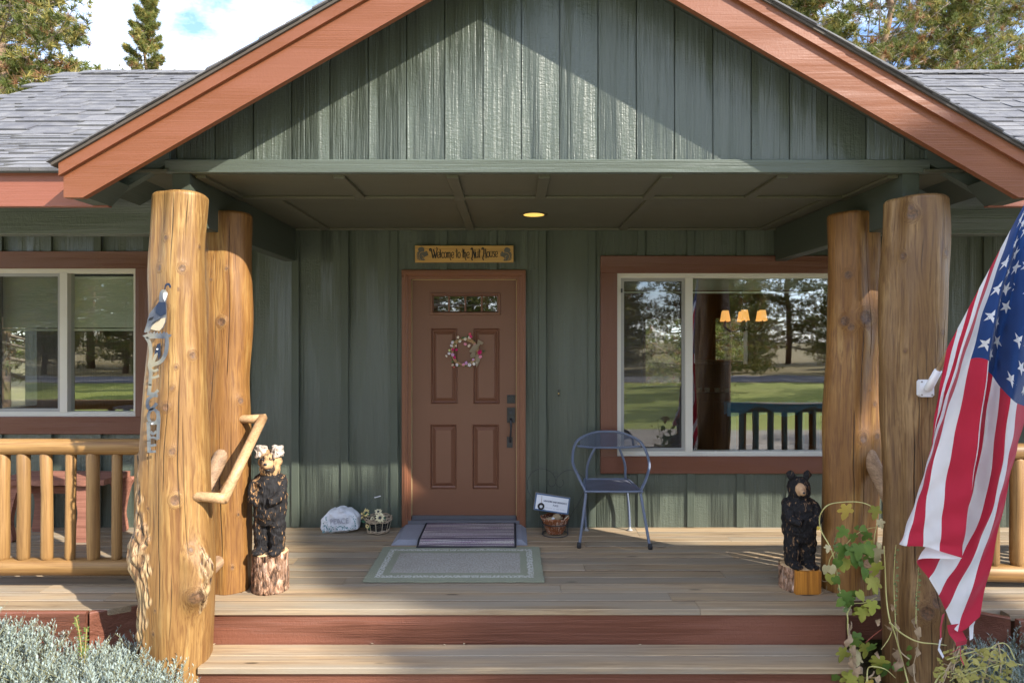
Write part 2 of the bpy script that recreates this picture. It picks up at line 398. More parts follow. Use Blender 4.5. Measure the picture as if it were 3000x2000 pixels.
# end and back walls
MB().box(XL - .002, XL + .12, .152, .50, -.65, 3.3).box(XL - .002, XL + .12, 1.12, 4.8, -.65, 3.3).box(XL - .002, XL + .12, .50, 1.12, -.65, .95).box(XL - .002, XL + .12, .50, 1.12, 1.85, 3.3).build('end_wall', M['siding'], house)
MB().box(XR - .12, XR + .002, .152, 4.8, -.65, 3.3).build('end_wall', M['siding'], house)
for xx in (XL - .002, XR - .118):
    MB().add([(xx + d, y, z) for d in (0, .12) for y, z in ((.155, 3.3), (4.8, 3.3), (4.5, 3.4), (2.42, 4.72), (.2, 3.35))], [(0, 1, 2, 3, 4), (9, 8, 7, 6, 5), (0, 5, 6, 1), (1, 6, 7, 2), (2, 7, 8, 3), (3, 8, 9, 4), (4, 9, 5, 0)]).build('end_wall', M['siding'], house)
bw = MB()
for (x0, x1, z0, z1) in rect_sub(rect_sub([(XL, XR, -.65, 3.4)], (2.05, 2.85, .85, 2.02)), (3.15, 3.75, 1.2, 2.02)): bw.box(x0, x1, 4.7, 4.8, z0, z1)
bw.build('back_wall', M['siding'], house)
# --- window trims
def trim_frame(o, f, mats=(M['brown'], M['brown_z'])):
    x0, x1, z0, z1 = o; a0, a1, b0, b1 = f
    MB().bev(x0, x1, -.032, .012, b1, z1, .004, 'X').build('window_casing', mats[0], house)
    MB().bev(x0, x1, -.030, .012, z0, b0, .004, 'X').build('window_casing', mats[0], house)
    MB().bev(x0, a0, -.031, .012, b0 + .001, b1 - .001, .004, 'Z').build('window_casing', mats[1], house)
    MB().bev(a1, x1, -.031, .012, b0 + .001, b1 - .001, .004, 'Z').build('window_casing', mats[1], house)
trim_frame(WR, WRf); trim_frame(WL, WLf)
def rframe(mb, x0, x1, z0, z1, w, y0, y1):
    mb.box(x0, x1, y0, y1, z1 - w, z1).box(x0, x1, y0, y1, z0, z0 + w).box(x0, x0 + w, y0, y1, z0 + w, z1 - w).box(x1 - w, x1, y0, y1, z0 + w, z1 - w); return mb
def window(f, mulls, screens, name='window'):
    x0, x1, z0, z1 = f
    fr = MB(); rframe(fr, x0, x1, z0, z1, .022, -.006, .10); rframe(fr, x0 + .022, x1 - .022, z0 + .022, z1 - .022, .016, .012, .10)
    win = fr.build(name, M['vinyl'], house)
    xs = [x0 + .038] + mulls + [x1 - .038]
    for k, mx in enumerate(mulls): MB().box(mx - .032, mx + .032, .002, .099, z0 + .0385, z1 - .0385).build('mullion', M['vinyl'], win)
    for k in range(len(xs) - 1):
        a = xs[k] + (0 if k == 0 else .032); b = xs[k + 1] - (0 if k == len(xs) - 2 else .032)
        zz0, zz1 = z0 + .038, z1 - .038
        if k in screens:
            rframe(MB(), a, b, zz0, zz1, .028, .018, .034).build('sash', flat('sash_grey', (.34, .335, .31), .5), win)
            MB().add([(a + .02, .026, zz0 + .02), (b - .02, .026, zz0 + .02), (b - .02, .026, zz1 - .02), (a + .02, .026, zz1 - .02)], [(0, 1, 2, 3)]).build('insect_screen', M['screen'], win)
        MB().box(a - .004, b + .004, .052, .056, zz0 - .004, zz1 + .004).build('pane', M['glass'], win)
    return win
win_r = window(WRf, [1.535, 2.90], (0,))
win_l = window(WLf, [-3.889], (0,))
MB().box(.945, .957, -.002, .017, 2.03, 2.065).build('sash_latch', M['black'], win_r)
# blinds: raised stack in the right window, half lowered in the left
blm = flat('blind_cream', (.84, .82, .68), .6)
for k in range(10): MB().box(.95, 3.48, .075, .10, 2.155 - .010 * k - .004, 2.155 - .010 * k).build('blind_slat', blm, win_r)
MB().box(.95, 3.48, .07, .105, 2.03, 2.045).build('blind_rail', blm, win_r)
for k in range(21):
    z = 2.17 - .0215 * k; Mx = Matrix.Translation((0, .10, z)) @ Matrix.Rotation(R(66), 4, 'X')
    MB().box(-4.49, -3.30, -.0125, .0125, -.001, .001, M=Mx).build('blind_slat', blm, win_l)
MB().box(-4.49, -3.30, .085, .115, 1.70, 1.718).build('blind_rail', blm, win_l)
MB().tube([(-4.44, .075, 2.15), (-4.44, .075, 1.36)], .0015, 5).lathe([(.002, 0), (.007, .01), (.005, .05), (.002, .06)], 8, (-4.44, .075, 1.30)).build('blind_cord', blm, win_l)
# --- door
cas = MB()
x0, x1, _, z1 = DOOR; a0, a1, _, b1 = DF
for (u0, u1, v0, v1, ax) in ((x0, a0, .0, b1, 'Z'), (a1, x1, .0, b1, 'Z'), (x0, x1, b1, z1, 'X')):
    cas.bev(u0, u1, -.030, .012, v0, v1, .006, ax)
    if ax == 'Z':
        m_ = (u0 + u1) / 2; cas.bev(m_ - .006, m_ + .010, -.036, -.029, v0, v1 + .02, .002, 'Z')
    else: cas.bev(x0 + .02, x1 - .02, -.036, -.029, v0 + .020, v0 + .036, .002, 'X')
frame_o = cas.build('door_casing', M['door_frame'], house)
jm = MB().box(a0, a0 + .026, -.012, .15, 0, b1 - .026).box(a1 - .026, a1, -.012, .15, 0, b1 - .026).box(a0, a1, -.012, .15, b1 - .026, b1)
jm.build('door_jamb', M['door_frame'], house)
gold = flat('weatherstrip_gold', (.55, .42, .22), .4)
MB().box(a0 + .026, a0 + .031, .022, .03, .09, b1 - .03).box(a1 - .031, a1 - .026, .022, .03, .09, b1 - .03).box(a0 + .03, a1 - .03, .022, .03, b1 - .031, b1 - .026).build('weatherstrip', gold, house)
dx0, dx1, dz0, dz1 = a0 + .032, a1 - .032, .095, b1 - .032
dw = dx1 - dx0; dh = dz1 - dz0; YD = .030
def dxx(cx): return -.948 + .0 + (cx - 400 / 2.24) * 0
def PD(cx, cy): return ((1180 + cx / 1.8026 - 1500) / 335.5, CZ - (690 + cy / 1.8023 - 1000) / 335.5)   # crop -> door plane
panels = [((150, 490), (291, 887)), ((372, 490), (512, 887)), ((146, 995), (286, 1335)), ((367, 995), (508, 1335))]
lite = ((145, 302), (517, 420))
slab = MB(); holes = []
for (p, q) in panels + [lite]:
    (ax, az), (bx, bz) = PD(*p), PD(*q); holes.append((ax, bx, bz, az))
rs = [(dx0, dx1, dz0, dz1)]
for h in holes: rs = rect_sub(rs, h)
for (u0, u1, v0, v1) in rs: slab.box(u0, u1, YD, YD + .044, v0, v1)
def ring(mb, r0, y0, r1, y1):
    (a, b, c, d), (e, f, g, h) = r0, r1
    mb.add([(a, y0, c), (b, y0, c), (b, y0, d), (a, y0, d), (e, y1, g), (f, y1, g), (f, y1, h), (e, y1, h)], [(0, 1, 5, 4), (1, 2, 6, 5), (2, 3, 7, 6), (3, 0, 4, 7)])
def ins(r, d): return (r[0] + d, r[1] - d, r[2] + d, r[3] - d)
door = slab.build('door', M['door'], house, label='brown steel door with four raised panels and a four pane top light')
for h in holes[:4]:
    pm = MB(); ring(pm, h, YD, ins(h, .006), YD - .007); ring(pm, ins(h, .006), YD - .007, ins(h, .013), YD + .016); ring(pm, ins(h, .013), YD + .016, ins(h, .022), YD + .020)
    ring(pm, ins(h, .022), YD + .020, ins(h, .052), YD + .001); c = ins(h, .052)
    pm.add([(c[0], YD + .001, c[2]), (c[1], YD + .001, c[2]), (c[1], YD + .001, c[3]), (c[0], YD + .001, c[3])], [(0, 1, 2, 3)])
    pm.build('door_panel', M['door'], door)
h = holes[4]; lm = MB(); ring(lm, h, YD, ins(h, .004), YD - .012); ring(lm, ins(h, .004), YD - .012, ins(h, .020), YD - .014); ring(lm, ins(h, .020), YD - .014, ins(h, .032), YD + .012)
g = ins(h, .030); pw = (g[1] - g[0] - 3 * .016) / 4
for k in range(1, 4):
    xx = g[0] + k * pw + (k - 1) * .016; lm.bev(xx, xx + .016, YD - .004, YD + .014, g[2], g[3], .004, 'Z')
lm.build('light_frame', M['door'], door)
for k in range(4):
    xx = g[0] + k * (pw + .016); MB().box(xx - .002, xx + pw + .002, YD + .012, YD + .016, g[2], g[3]).build('pane', M['dglass'], door)
MB().box(g[0] - .01, g[1] + .01, YD + .03, YD + .043, g[2] - .01, g[3] + .01).build('light_backing', flat('door_light_shade', (.10, .11, .08), .8), door)
# hardware
def disc(mb, c, r, y0, y1, n=18):
    pts = [(c[0] + r * math.cos(2 * PI * i / n), c[1] + r * math.sin(2 * PI * i / n)) for i in range(n)]; return mb.prism(pts, y0, y1)
(hx0, hz1), (hx1, hz0) = PD(551, 840), PD(592, 883)
mb = MB(); rframe(mb, hx0, hx1, hz0, hz1, .006, YD - .014, YD - .001); mb.box(hx0 + .006, hx1 - .006, YD - .010, YD - .001, hz0 + .006, hz1 - .006)
disc(mb, ((hx0 + hx1) / 2, (hz0 + hz1) / 2), .024, YD - .022, YD - .009); disc(mb, ((hx0 + hx1) / 2, (hz0 + hz1) / 2), .014, YD - .026, YD - .021); mb.box((hx0 + hx1) / 2 - .001, (hx0 + hx1) / 2 + .001, YD - .0265, YD - .0255, (hz0 + hz1) / 2 - .008, (hz0 + hz1) / 2 + .008)
mb.build('deadbolt', M['black'], door)
(hx0, hz1), (hx1, hz0) = PD(551, 906), PD(592, 985); (kx0, kz1), (kx1, kz0) = PD(550, 1060), PD(580, 1116)
mb = MB(); rframe(mb, hx0, hx1, hz0, hz1, .006, YD - .014, YD - .001); mb.box(hx0 + .006, hx1 - .006, YD - .010, YD - .001, hz0 + .006, hz1 - .006); mb.box(kx0, kx1, YD - .012, YD - .001, kz0, kz1)
hc = (hx0 + hx1) / 2; zt, zb = hz0 + .03, (kz0 + kz1) / 2
mb.tube(cr([(hc, YD - .008, zt), (hc, YD - .045, zt - .01), (hc, YD - .055, zt - .07), (hc - .002, YD - .05, zb + .09), (hc - .006, YD - .035, zb + .03), (hc - .008, YD - .008, zb)], 5), [.010] * 10 + [.008] * 16, 8)
mb.tube([(hc, YD - .008, hz1 - .045), (hc, YD - .03, hz1 - .043), (hc, YD - .05, hz1 - .040)], [.012, .008, .014], 8)
mb.build('handle', M['black'], door, smooth=False)
MB().box(dx0, dx1, YD - .008, YD + .05, .062, .094).build('door_sweep', flat('dark_alu', (.10, .10, .11), .4), door)
MB().box(a0 + .001, a1 - .001, -.02, .14, .001, .060).build('threshold', flat('threshold_grey', (.13, .13, .145), .6), house)
# doorbell
MB().box(.395, .411, -.012, -.0005, 1.163 - .03, 1.163 + .03).build('doorbell', M['black'], house)
disc(MB(), (.403, 1.158), .006, -.018, -.011).build('doorbell_button', M['brass'], house)
# --- porch ceiling
CZL = 2.583; CX0, CX1 = -1.86, 2.268; GY = -1.86
ceil = MB().box(CX0 - .3, CX1 + .3, GY + .02, .012, CZL, CZL + .03).build('porch_ceiling', M['ceil'], house)
def cbat(x0, x1, y0, y1, ax, t=.019): MB().bev(x0, x1, y0, y1, CZL - t, CZL - .0003, .003, ax).build('ceiling_batten', M['ceil'], ceil)
ym = -1.26
cbat(CX0, CX1, ym - .034, ym + .034, 'X'); cbat(CX0, CX1, -.055, -.021, 'X')
for x in (-1.017, -.35, .19, .91, 1.59): cbat(x - .034, x + .034, GY + .03, ym - .0345, 'Y')
for x in (-1.60, -.357, .95, 2.15): cbat(x - .034, x + .034, ym + .0345, -.0555, 'Y')
cbat(CX0, CX0 + .06, GY + .03, ym - .0345, 'Y', .017); cbat(CX1 - .06, CX1, GY + .03, ym - .0345, 'Y', .017)
lt = MB().lathe([(.103, -.004), (.105, 0), (.082, 0), (.080, -.004)], 32, (.168, -.64, CZL - .001), cap=False)
can = lt.build('recessed_light', flat('light_trim', (.10, .09, .06), .5), ceil, smooth=True)
disc_v = [(.168 + .0805 * math.cos(2 * PI * i / 28), -.64 + .0805 * math.sin(2 * PI * i / 28), CZL - .003) for i in range(28)]
MB().add(disc_v, [tuple(range(27, -1, -1))]).build('lamp_lens', emis('amber_lens', (1, .62, .14), .27), can)
# --- beams
for (a, b) in ((-1.975, -1.872), (2.27, 2.368)):
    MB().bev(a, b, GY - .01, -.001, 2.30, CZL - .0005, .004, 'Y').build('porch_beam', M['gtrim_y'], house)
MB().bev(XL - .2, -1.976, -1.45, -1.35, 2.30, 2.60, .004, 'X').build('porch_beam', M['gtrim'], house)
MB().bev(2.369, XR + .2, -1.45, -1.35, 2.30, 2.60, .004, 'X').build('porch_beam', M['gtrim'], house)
MB().box(XL, -1.99, -1.90, -.02, 2.585, 2.60).build('soffit', M['ceil'], house)
MB().box(2.38, XR, -1.90, -.02, 2.585, 2.60).build('soffit', M['ceil'], house)
# --- gable
GX, GS, GZ = .208, .575, 3.819
def zb(x): return GZ - GS * abs(x - GX)
gx0, gx1 = -2.01, 2.42
gable = MB().prism([(gx0 + .03, CZL + .002), (gx1 - .03, CZL + .002), (gx1 - .03, zb(gx1) + .165), (GX, GZ + .16), (gx0 + .03, zb(gx0) + .165)], GY + .013, GY + .162).build('gable_wall', M['siding'], house)
gw = .2232; g0 = -.838 - gw * 6
xs = [gx0 + .012] + [g0 + gw * k for k in range(0, 40) if gx0 + .05 < g0 + gw * k < gx1 - .05] + [gx1 - .012]
for a, b in zip(xs[:-1], xs[1:]):
    a2, b2 = a + .0035, b - .0035
    tp = [(b2, zb(b2) + .162), (a2, zb(a2) + .162)]
    if a2 < GX < b2: tp = [(b2, zb(b2) + .162), (GX, GZ + .162), (a2, zb(a2) + .162)]
    MB().prism([(a2, 2.64), (b2, 2.64)] + tp, GY, GY + .0125).build('siding_plank', M['siding'], gable)
MB().bev(gx0, gx1, GY - .026, GY + .012, CZL, 2.661, .004, 'X').build('gable_trim', M['gtrim'], house)
# rafters at the gable wall plane
for sgn in (-1, 1):
    def X(x): return GX + sgn * (x - GX) * -1 if sgn > 0 else x
    def poly(pts): return [(GX + (GX - x), z) if sgn > 0 else (x, z) for x, z in pts]
    xt = -2.402
    MB().prism(poly([(xt, 2.377), (-2.30, 2.377), (GX - .0008, GZ), (GX - .0008, GZ + .19), (xt, zb(xt) + .19)]), -2.17, -2.132).build('rake_board', M['rake'], house)
    MB().prism(poly([(xt - .012, zb(xt - .012) + .178), (GX - .0012, GZ + .178), (GX - .0012, GZ + .256), (xt - .012, zb(xt - .012) + .256)]), -2.192, -2.1705).build('rake_trim', M['rake'], house)
    MB().prism(poly([(-2.378, zb(-2.378) + .089), (gx0 + .02, zb(gx0 + .02) + .089), (gx0 + .02, zb(gx0 + .02) + .163), (-2.378, zb(-2.378) + .163)]), GY - .02, GY + .03 - .001 * sgn).build('rafter', M['gtrim'], house)
    # sheathing (soffit) and the small level return behind the rake tip
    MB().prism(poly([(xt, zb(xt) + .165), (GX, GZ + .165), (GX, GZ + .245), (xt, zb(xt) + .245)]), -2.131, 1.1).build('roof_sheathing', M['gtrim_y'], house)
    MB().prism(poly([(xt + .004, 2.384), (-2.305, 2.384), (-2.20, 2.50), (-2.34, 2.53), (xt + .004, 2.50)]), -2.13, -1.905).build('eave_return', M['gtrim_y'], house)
    # the drip edge and shingle courses that show as steps along the rake
    MB().prism(poly([(xt - .045, zb(xt - .045) + .246), (GX, GZ + .246), (GX, GZ + .262), (xt - .045, zb(xt - .045) + .262)]), -2.205, 1.1).build('roof_underlay', flat('old_wood_edge', (.075, .062, .05), .8), house)
    n = 19; L = GX - (xt - .06)
    for k in range(n):
        xa = xt - .06 + L * k / n; xb_ = min(xa + L / n * 1.6, GX)
        za = zb(xa) + .268 + .012; zbb = zb(xb_) + .268
        MB().prism(poly([(xa, za - .010), (xb_, zbb - .004), (xb_, zbb + .002), (xa, za)]), -2.222 + .012 * random.random(), 1.1).build('shingle_course', M['shingle'], house)
MB().prism([(GX - .12, GZ + .225), (GX, GZ + .295), (GX + .12, GZ + .225), (GX + .12, GZ + .235), (GX, GZ + .31), (GX - .12, GZ + .235)], -2.215, 1.1).build('ridge_cap', M['shingle'], house)
# --- main roof
EY, EZ, S1, S2, RY = -1.93, 2.59, .418, .63, 2.42
RXL, RXR = -5.28, 6.6
BZ = EZ + S1 * (0 - EY); RZ = BZ + S2 * RY
MB().bev(RXL, -2.312, EY, EY + .036, 2.378, 2.572, .003, 'X').build('fascia', M['fascia'], house)
MB().bev(2.726, RXR, EY, EY + .036, 2.378, 2.572, .003, 'X').build('fascia', M['fascia'], house)
roof = MB()
def slab_(mb, x0, x1, pts, t=.014):
    vs = []; n = len(pts)
    for x in (x0, x1):
        for (y, z) in pts: vs.append((x, y, z))
        for (y, z) in reversed(pts): vs.append((x, y, z - t))
    k = 2 * n; mb.add(vs, [tuple(range(k)), tuple(range(2 * k - 1, k - 1, -1))] + [(i + k, (i + 1) % k + k, (i + 1) % k, i) for i in range(k)])
slab_(roof, RXL, RXR, [(-.001, BZ), (RY, RZ), (2 * RY + .5, RZ - S2 * (RY + .5))])
for (xo, xe, xw) in ((RXL, -2.36, -.95), (RXR, 2.776, 1.37)):        # lower slopes end at the valleys of the porch gable
    q = [(xo, EY - .03, EZ - S1 * .03), (xe, EY - .03, EZ - S1 * .03), (xw, -.0005, BZ), (xo, -.0005, BZ)]
    roof.add(q + [(x, y, z - .014) for x, y, z in q], [(0, 1, 2, 3), (7, 6, 5, 4), (0, 4, 5, 1), (1, 5, 6, 2), (2, 6, 7, 3), (3, 7, 4, 0)])
roof_o = roof.build('roof', M['shingle'], house)
MB().box(RXL - .02, RXL, EY, 2 * RY + .4, 0, .0001)
# shingles on the two front slopes: each a thin tab; largest in the picture are objects
vis = []; rest = MB()
protos = {}
for w in (.17, .25, .33, .41):
    for t in (.008, .017):
        protos[(w, t)] = MB().box(0, w - .004, 0, .205, -t * .2, t).mesh('shingle', M['shingle'])
def course(y0, z0, s, length, xa, xb):
    th = math.atan(s); c_, s_ = math.cos(th), math.sin(th); ex = .143; n = int(length / ex)
    for k in range(n + 1):
        x = xa - random.random() * .3
        d = k * ex - .02
        y = y0 + d * c_; z = z0 + d * s_
        while x < xb:
            w = random.choice((.17, .25, .33, .41, .33)); t = random.choice((.008, .017))
            Mx = Matrix.Translation((x, y, z + .004)) @ Matrix.Rotation(th - .035, 4, 'X')
            hid = (zb(x + w / 2) + .27) > z + .02 and abs(x - GX) < 2.7
            dist = y + DIST; px = 1500 + (x + w / 2) * FPX / dist
            if not hid:
                key = (0 if -120 < px < 3120 else 1, dist)
                vis.append((key, Mx, w, t))
            x += w
course(EY - .03, EZ - S1 * .03, S1, (-EY + .03) * math.hypot(1, S1), RXL, RXR)
course(0, BZ, S2, RY * math.hypot(1, S2) - .08, RXL, RXR)
vis.sort(key=lambda a: a[0])
onscreen = [v for v in vis if v[0][0] == 0]; off = [v for v in vis if v[0][0] == 1]
# spread the individual ones over the nearest rows in frame
for i, (key, Mx, w, t) in enumerate(onscreen + off):
    if i < 295 and key[0] == 0:
        o = put('shingle', protos[(w, t)], roof_o); o.location = Mx.translation; o.rotation_euler = Mx.to_euler()
    else: rest.box(0, w - .004, 0, .205, -t * .2, t, M=Mx)
rest.build('shingle_field', M['shingle'], roof_o, kind='stuff')
x = RXL
capm = MB().prism([(-.15, -.088), (0, 0), (.15, -.088), (.15, -.080), (0, .010), (-.15, -.080)], 0, .30).mesh('ridge_cap', M['shingle'])
while x < RXR:
    o = put('ridge_cap', capm, roof_o); o.location = (x, RY, RZ + .022); o.rotation_euler = (R(2.2), 0, R(-90)); o.rotation_euler = (Matrix.Rotation(R(-90), 4, 'Z') @ Matrix.Rotation(R(2.5), 4, 'X')).to_euler(); x += .205
# ================================================================== interior
def struct(name, mb, mat): return mb.build(name, mat, None, kind='structure')
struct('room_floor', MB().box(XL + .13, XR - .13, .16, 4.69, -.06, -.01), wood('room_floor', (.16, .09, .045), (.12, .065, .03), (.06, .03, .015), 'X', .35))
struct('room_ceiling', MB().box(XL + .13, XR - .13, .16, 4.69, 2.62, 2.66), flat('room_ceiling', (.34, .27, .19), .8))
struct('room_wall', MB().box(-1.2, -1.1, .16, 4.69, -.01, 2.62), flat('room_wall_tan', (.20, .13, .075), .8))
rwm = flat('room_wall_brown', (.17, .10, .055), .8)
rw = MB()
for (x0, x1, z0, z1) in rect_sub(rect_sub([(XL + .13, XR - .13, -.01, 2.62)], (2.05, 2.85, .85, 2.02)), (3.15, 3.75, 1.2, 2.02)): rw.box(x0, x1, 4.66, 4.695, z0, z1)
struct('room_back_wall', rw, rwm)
bwin = MB(); rframe(bwin, 2.05, 2.85, .85, 2.02, .05, 4.62, 4.8); rframe(bwin, 3.15, 3.75, 1.2, 2.02, .05, 4.62, 4.8); bwin.build('rear_window_frame', flat('rear_frame', (.14, .07, .035), .5), house)
ch = thing('chandelier', 'lit chandelier with amber cone shades seen through the large window', 'chandelier', (3.15, 3.25, 1.9))
shm = emis('amber_shade', (1, .46, .12), .36)
MB().tube([(3.15, 3.25, 2.62), (3.15, 3.25, 1.80)], .012, 8).lathe([(.01, 0), (.05, .02), (.055, .06), (.02, .12)], 14, (3.15, 3.25, 1.74)).build('stem', M['dark'], ch, smooth=True)
for k in range(6):
    a = 2 * PI * k / 6 + .25; x, y = 3.15 + .27 * math.cos(a), 3.25 + .27 * math.sin(a)
    arm = MB().tube(cr([(3.15, 3.25, 1.80), (3.15 + .14 * math.cos(a), 3.25 + .14 * math.sin(a), 1.74), (x, y, 1.80), (x, y, 1.89)], 5), .009, 6).build('arm', M['dark'], ch)
    MB().lathe([(.065, 0), (.040, .14)], 18, (x, y, 1.885), cap=False).build('lamp_shade', shm, arm, smooth=True)
pw_ = thing('picture', 'dark framed picture on the brown back wall of the dining room', 'picture', (2.5, 4.65, 2.2))
rframe(MB(), 2.12, 2.55, 2.08, 2.30, .04, 4.63, 4.655).build('frame', M['dark'], pw_); MB().box(2.15, 2.52, 4.645, 4.656, 2.11, 2.27).build('print', flat('picture_print', (.22, .13, .06), .6), pw_)
hu = thing('hutch', 'dark wooden hutch standing inside behind the large window', 'cabinet', (2.43, 2.2, -.01))
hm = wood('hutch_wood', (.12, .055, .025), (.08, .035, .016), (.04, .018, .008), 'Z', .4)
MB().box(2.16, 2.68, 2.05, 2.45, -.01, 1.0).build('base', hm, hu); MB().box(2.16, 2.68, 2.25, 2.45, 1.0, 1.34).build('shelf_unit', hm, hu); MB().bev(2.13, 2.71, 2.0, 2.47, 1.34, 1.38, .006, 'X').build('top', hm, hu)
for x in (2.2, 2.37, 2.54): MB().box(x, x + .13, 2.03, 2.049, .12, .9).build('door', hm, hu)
cup = flat('cup_glaze', (.55, .50, .38), .3)
for x, wh in ((2.24, 'leftmost'), (2.33, 'second from the left'), (2.45, 'third from the left'), (2.57, 'rightmost')):
    MB().lathe([(.025, 0), (.034, .05), (.032, .052), (.022, .006)], 12, (x, 2.15, 1.001)).build('cup', cup, None, True, label='small pale cup on the dark hutch indoors, ' + wh + ' of the four', cat='cup', group='cups on the hutch')
bn = thing('mirrored_rail_stand_in', 'added slatted rail with a teal cloth inside the large window, standing in for the mirrored railing', 'rail', (2.65, .85, 0))  # added indoors; teal slats stand in for the railing mirrored in the glass
teal = flat('mirrored_rail_teal', (.05, .13, .15), .6); tealc = flat('teal_cloth', (.07, .22, .34), .9)
MB().bev(2.18, 3.40, .80, .86, .93, .985, .006, 'X').build('top_rail', teal, bn); MB().bev(2.18, 3.40, .80, .86, .10, .16, .006, 'X').build('bottom_rail', teal, bn)
for k in range(8): MB().bev(2.24 + .15 * k, 2.30 + .15 * k, .815, .845, .16, .93, .004, 'Z').build('slat', teal, bn)
for x in (2.16, 3.38): MB().bev(x, x + .06, .80, .86, -.01, .99, .005, 'Z').build('leg', teal, bn)
mb = MB(); pts = []
for i in range(25):
    x = 2.12 + 1.0 * i / 24; w = .012 * math.sin(i * 1.3) + .008 * math.sin(i * 2.9); hz = .08 + .05 * math.sin(i * .5 + 1)
    pts.append([(x, .872, 1.0 - .12 + w), (x, .872 + .01, 1.003), (x, .83, 1.012 + w * .4), (x, .785, 1.004), (x, .778 - abs(w), .995 - hz)])
mb.add([p for r_ in pts for p in r_], [(5 * i + j, 5 * i + j + 1, 5 * i + j + 6, 5 * i + j + 5) for i in range(24) for j in range(4)]); mb.build('teal_cloth', tealc, bn, smooth=True)
tb = thing('dining_table', 'dark table with papers inside behind the left window', 'table', (-3.7, 1.2, 0))
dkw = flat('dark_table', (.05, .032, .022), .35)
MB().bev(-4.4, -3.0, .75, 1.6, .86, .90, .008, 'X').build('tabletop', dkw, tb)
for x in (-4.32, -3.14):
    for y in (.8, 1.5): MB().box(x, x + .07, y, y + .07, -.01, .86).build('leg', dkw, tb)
MB().box(-3.95, -3.70, .80, 1.0, .9005, .96).build('paper_stack', flat('paper_blue', (.35, .40, .52), .8), None, label='pale blue box of papers on the dark table behind the left window', cat='box')
tv = thing('desk_monitor', 'dark monitor standing on the table behind the left window', 'monitor', (-3.45, 1.1, .9))
MB().box(-3.62, -3.32, 1.10, 1.13, 1.0, 1.2).build('screen', M['black'], tv); MB().box(-3.49, -3.45, 1.10, 1.13, .905, 1.0).box(-3.56, -3.38, 1.04, 1.18, .9005, .908).build('foot', M['black'], tv)
# ================================================================== GROUND AND DECK
GZL = -.66
def groundmat(name, stops, s1, s2, bump=.6):
    m, nt = newmat(name); v, r = coords(nt, False)
    n = nmath(nt, 'ADD', nmath(nt, 'MULTIPLY', nnoise(nt, v, s1, 6, .65), .6), nmath(nt, 'MULTIPLY', nnoise(nt, v, s2, 4, .6), .4))
    finish(nt, nramp(nt, n, stops), .9, n, bump, .03, .2); return m
lawn = groundmat('lawn_green', [(.3, (.17, .21, .045)), (.5, (.29, .33, .08)), (.7, (.42, .42, .15))], 40, .35)
grav = groundmat('gravel', [(.3, (.16, .14, .11)), (.5, (.36, .32, .27)), (.7, (.52, .48, .42))], 90, 1.2)
dirt = groundmat('dry_grass', [(.3, (.13, .10, .05)), (.5, (.26, .21, .10)), (.7, (.40, .34, .18))], 30, .3)
struct('ground', MB().add([(-1200, -1200, GZL), (1200, -1200, GZL), (1200, 1200, GZL), (-1200, 1200, GZL)], [(0, 1, 2, 3)]), dirt)
struct('lawn', MB().add([(-40, -30, GZL + .004), (45, -30, GZL + .004), (45, -11, GZL + .004), (-40, -11, GZL + .004)], [(0, 1, 2, 3)]), lawn)
struct('gravel_bed', MB().add([(-30, -11, GZL + .008), (40, -11, GZL + .008), (40, -2, GZL + .008), (-30, -2, GZL + .008)], [(0, 1, 2, 3)]), grav)
struct('driveway', MB().add([(-80, -37, GZL + .012), (80, -37, GZL + .012), (80, -30.5, GZL + .012), (-80, -30.5, GZL + .012)], [(0, 1, 2, 3)]), groundmat('driveway_grey', [(.3, (.10, .10, .11)), (.7, (.24, .235, .24))], 60, .5))
deck = thing('porch_deck', 'weathered brown plank porch deck with two steps and red brown risers', 'deck', (0, -.9, -.3))
DX0, DX1, DY = -1.90, 2.045, -1.745
NB = 13; pitch = -DY / NB
M['deckside'] = flat('deck_board_edge', (.07, .032, .016), .8)
M['deckedge'] = wood('deck_edge', (.55, .36, .17), (.46, .29, .13), (.28, .16, .07), 'X', .6, .3, tint=.08)
# front corners near the posts are cut back at 45 degrees or so
def left_end(y):    # largest x of the left wing at this y
    return -1.95 if y > -1.49 else max(-2.526, -2.0 + (y + 1.49) * 1.697)
def right_start(y):
    return 2.05 if y > -1.55 else min(2.93, 2.45 + (-1.55 - y) * 1.9)
for k in range(NB):
    ya, yb = -pitch * (k + 1) + .0050, -pitch * k - .0050
    segs = []
    if yb > -1.49: segs = [(-5.6, 6.4)]
    else: segs = [(-5.6, left_end(ya)), (DX0, DX1), (right_start(ya), 6.4)]
    for (sa, sb) in segs:
        cuts = [sa]
        x = sa + random.uniform(1.2, 3.6)
        while x < sb - .6: cuts.append(x); x += random.uniform(2.4, 4.2)
        cuts.append(sb)
        for a, b in zip(cuts[:-1], cuts[1:]):
            bb = MB().bev(a + .0015, b - .0015, ya, yb, -.038, random.uniform(-.0015, .001), .003, 'X')
            if len(segs) == 3 and b == sb and sb < -1.95: bb.v = [(left_end(y) if x > b - .01 else x, y, z) for x, y, z in bb.v]
            if len(segs) == 3 and a == sa and sa > 2.3: bb.v = [(right_start(y) if x < a + .01 else x, y, z) for x, y, z in bb.v]
            for f in ((3, 4) if k == NB - 1 else (3, 4, 8, 9)): bb.m[f] = 1
            bb.build('deck_board', [M['deck'], M['deckside']], deck)
# reddish gaps filler (joist ends seen between boards)
MB().box(-5.6, 6.4, -1.48, -.01, -.30, -.055).build('joist_frame', flat('joist_brown', (.10, .04, .018), .8), deck)
MB().box(DX0 + .02, DX1 - .06, -1.70, -1.485, -.40, -.040).build('joist_frame', flat('joist_brown2', (.10, .045, .025), .8), deck)
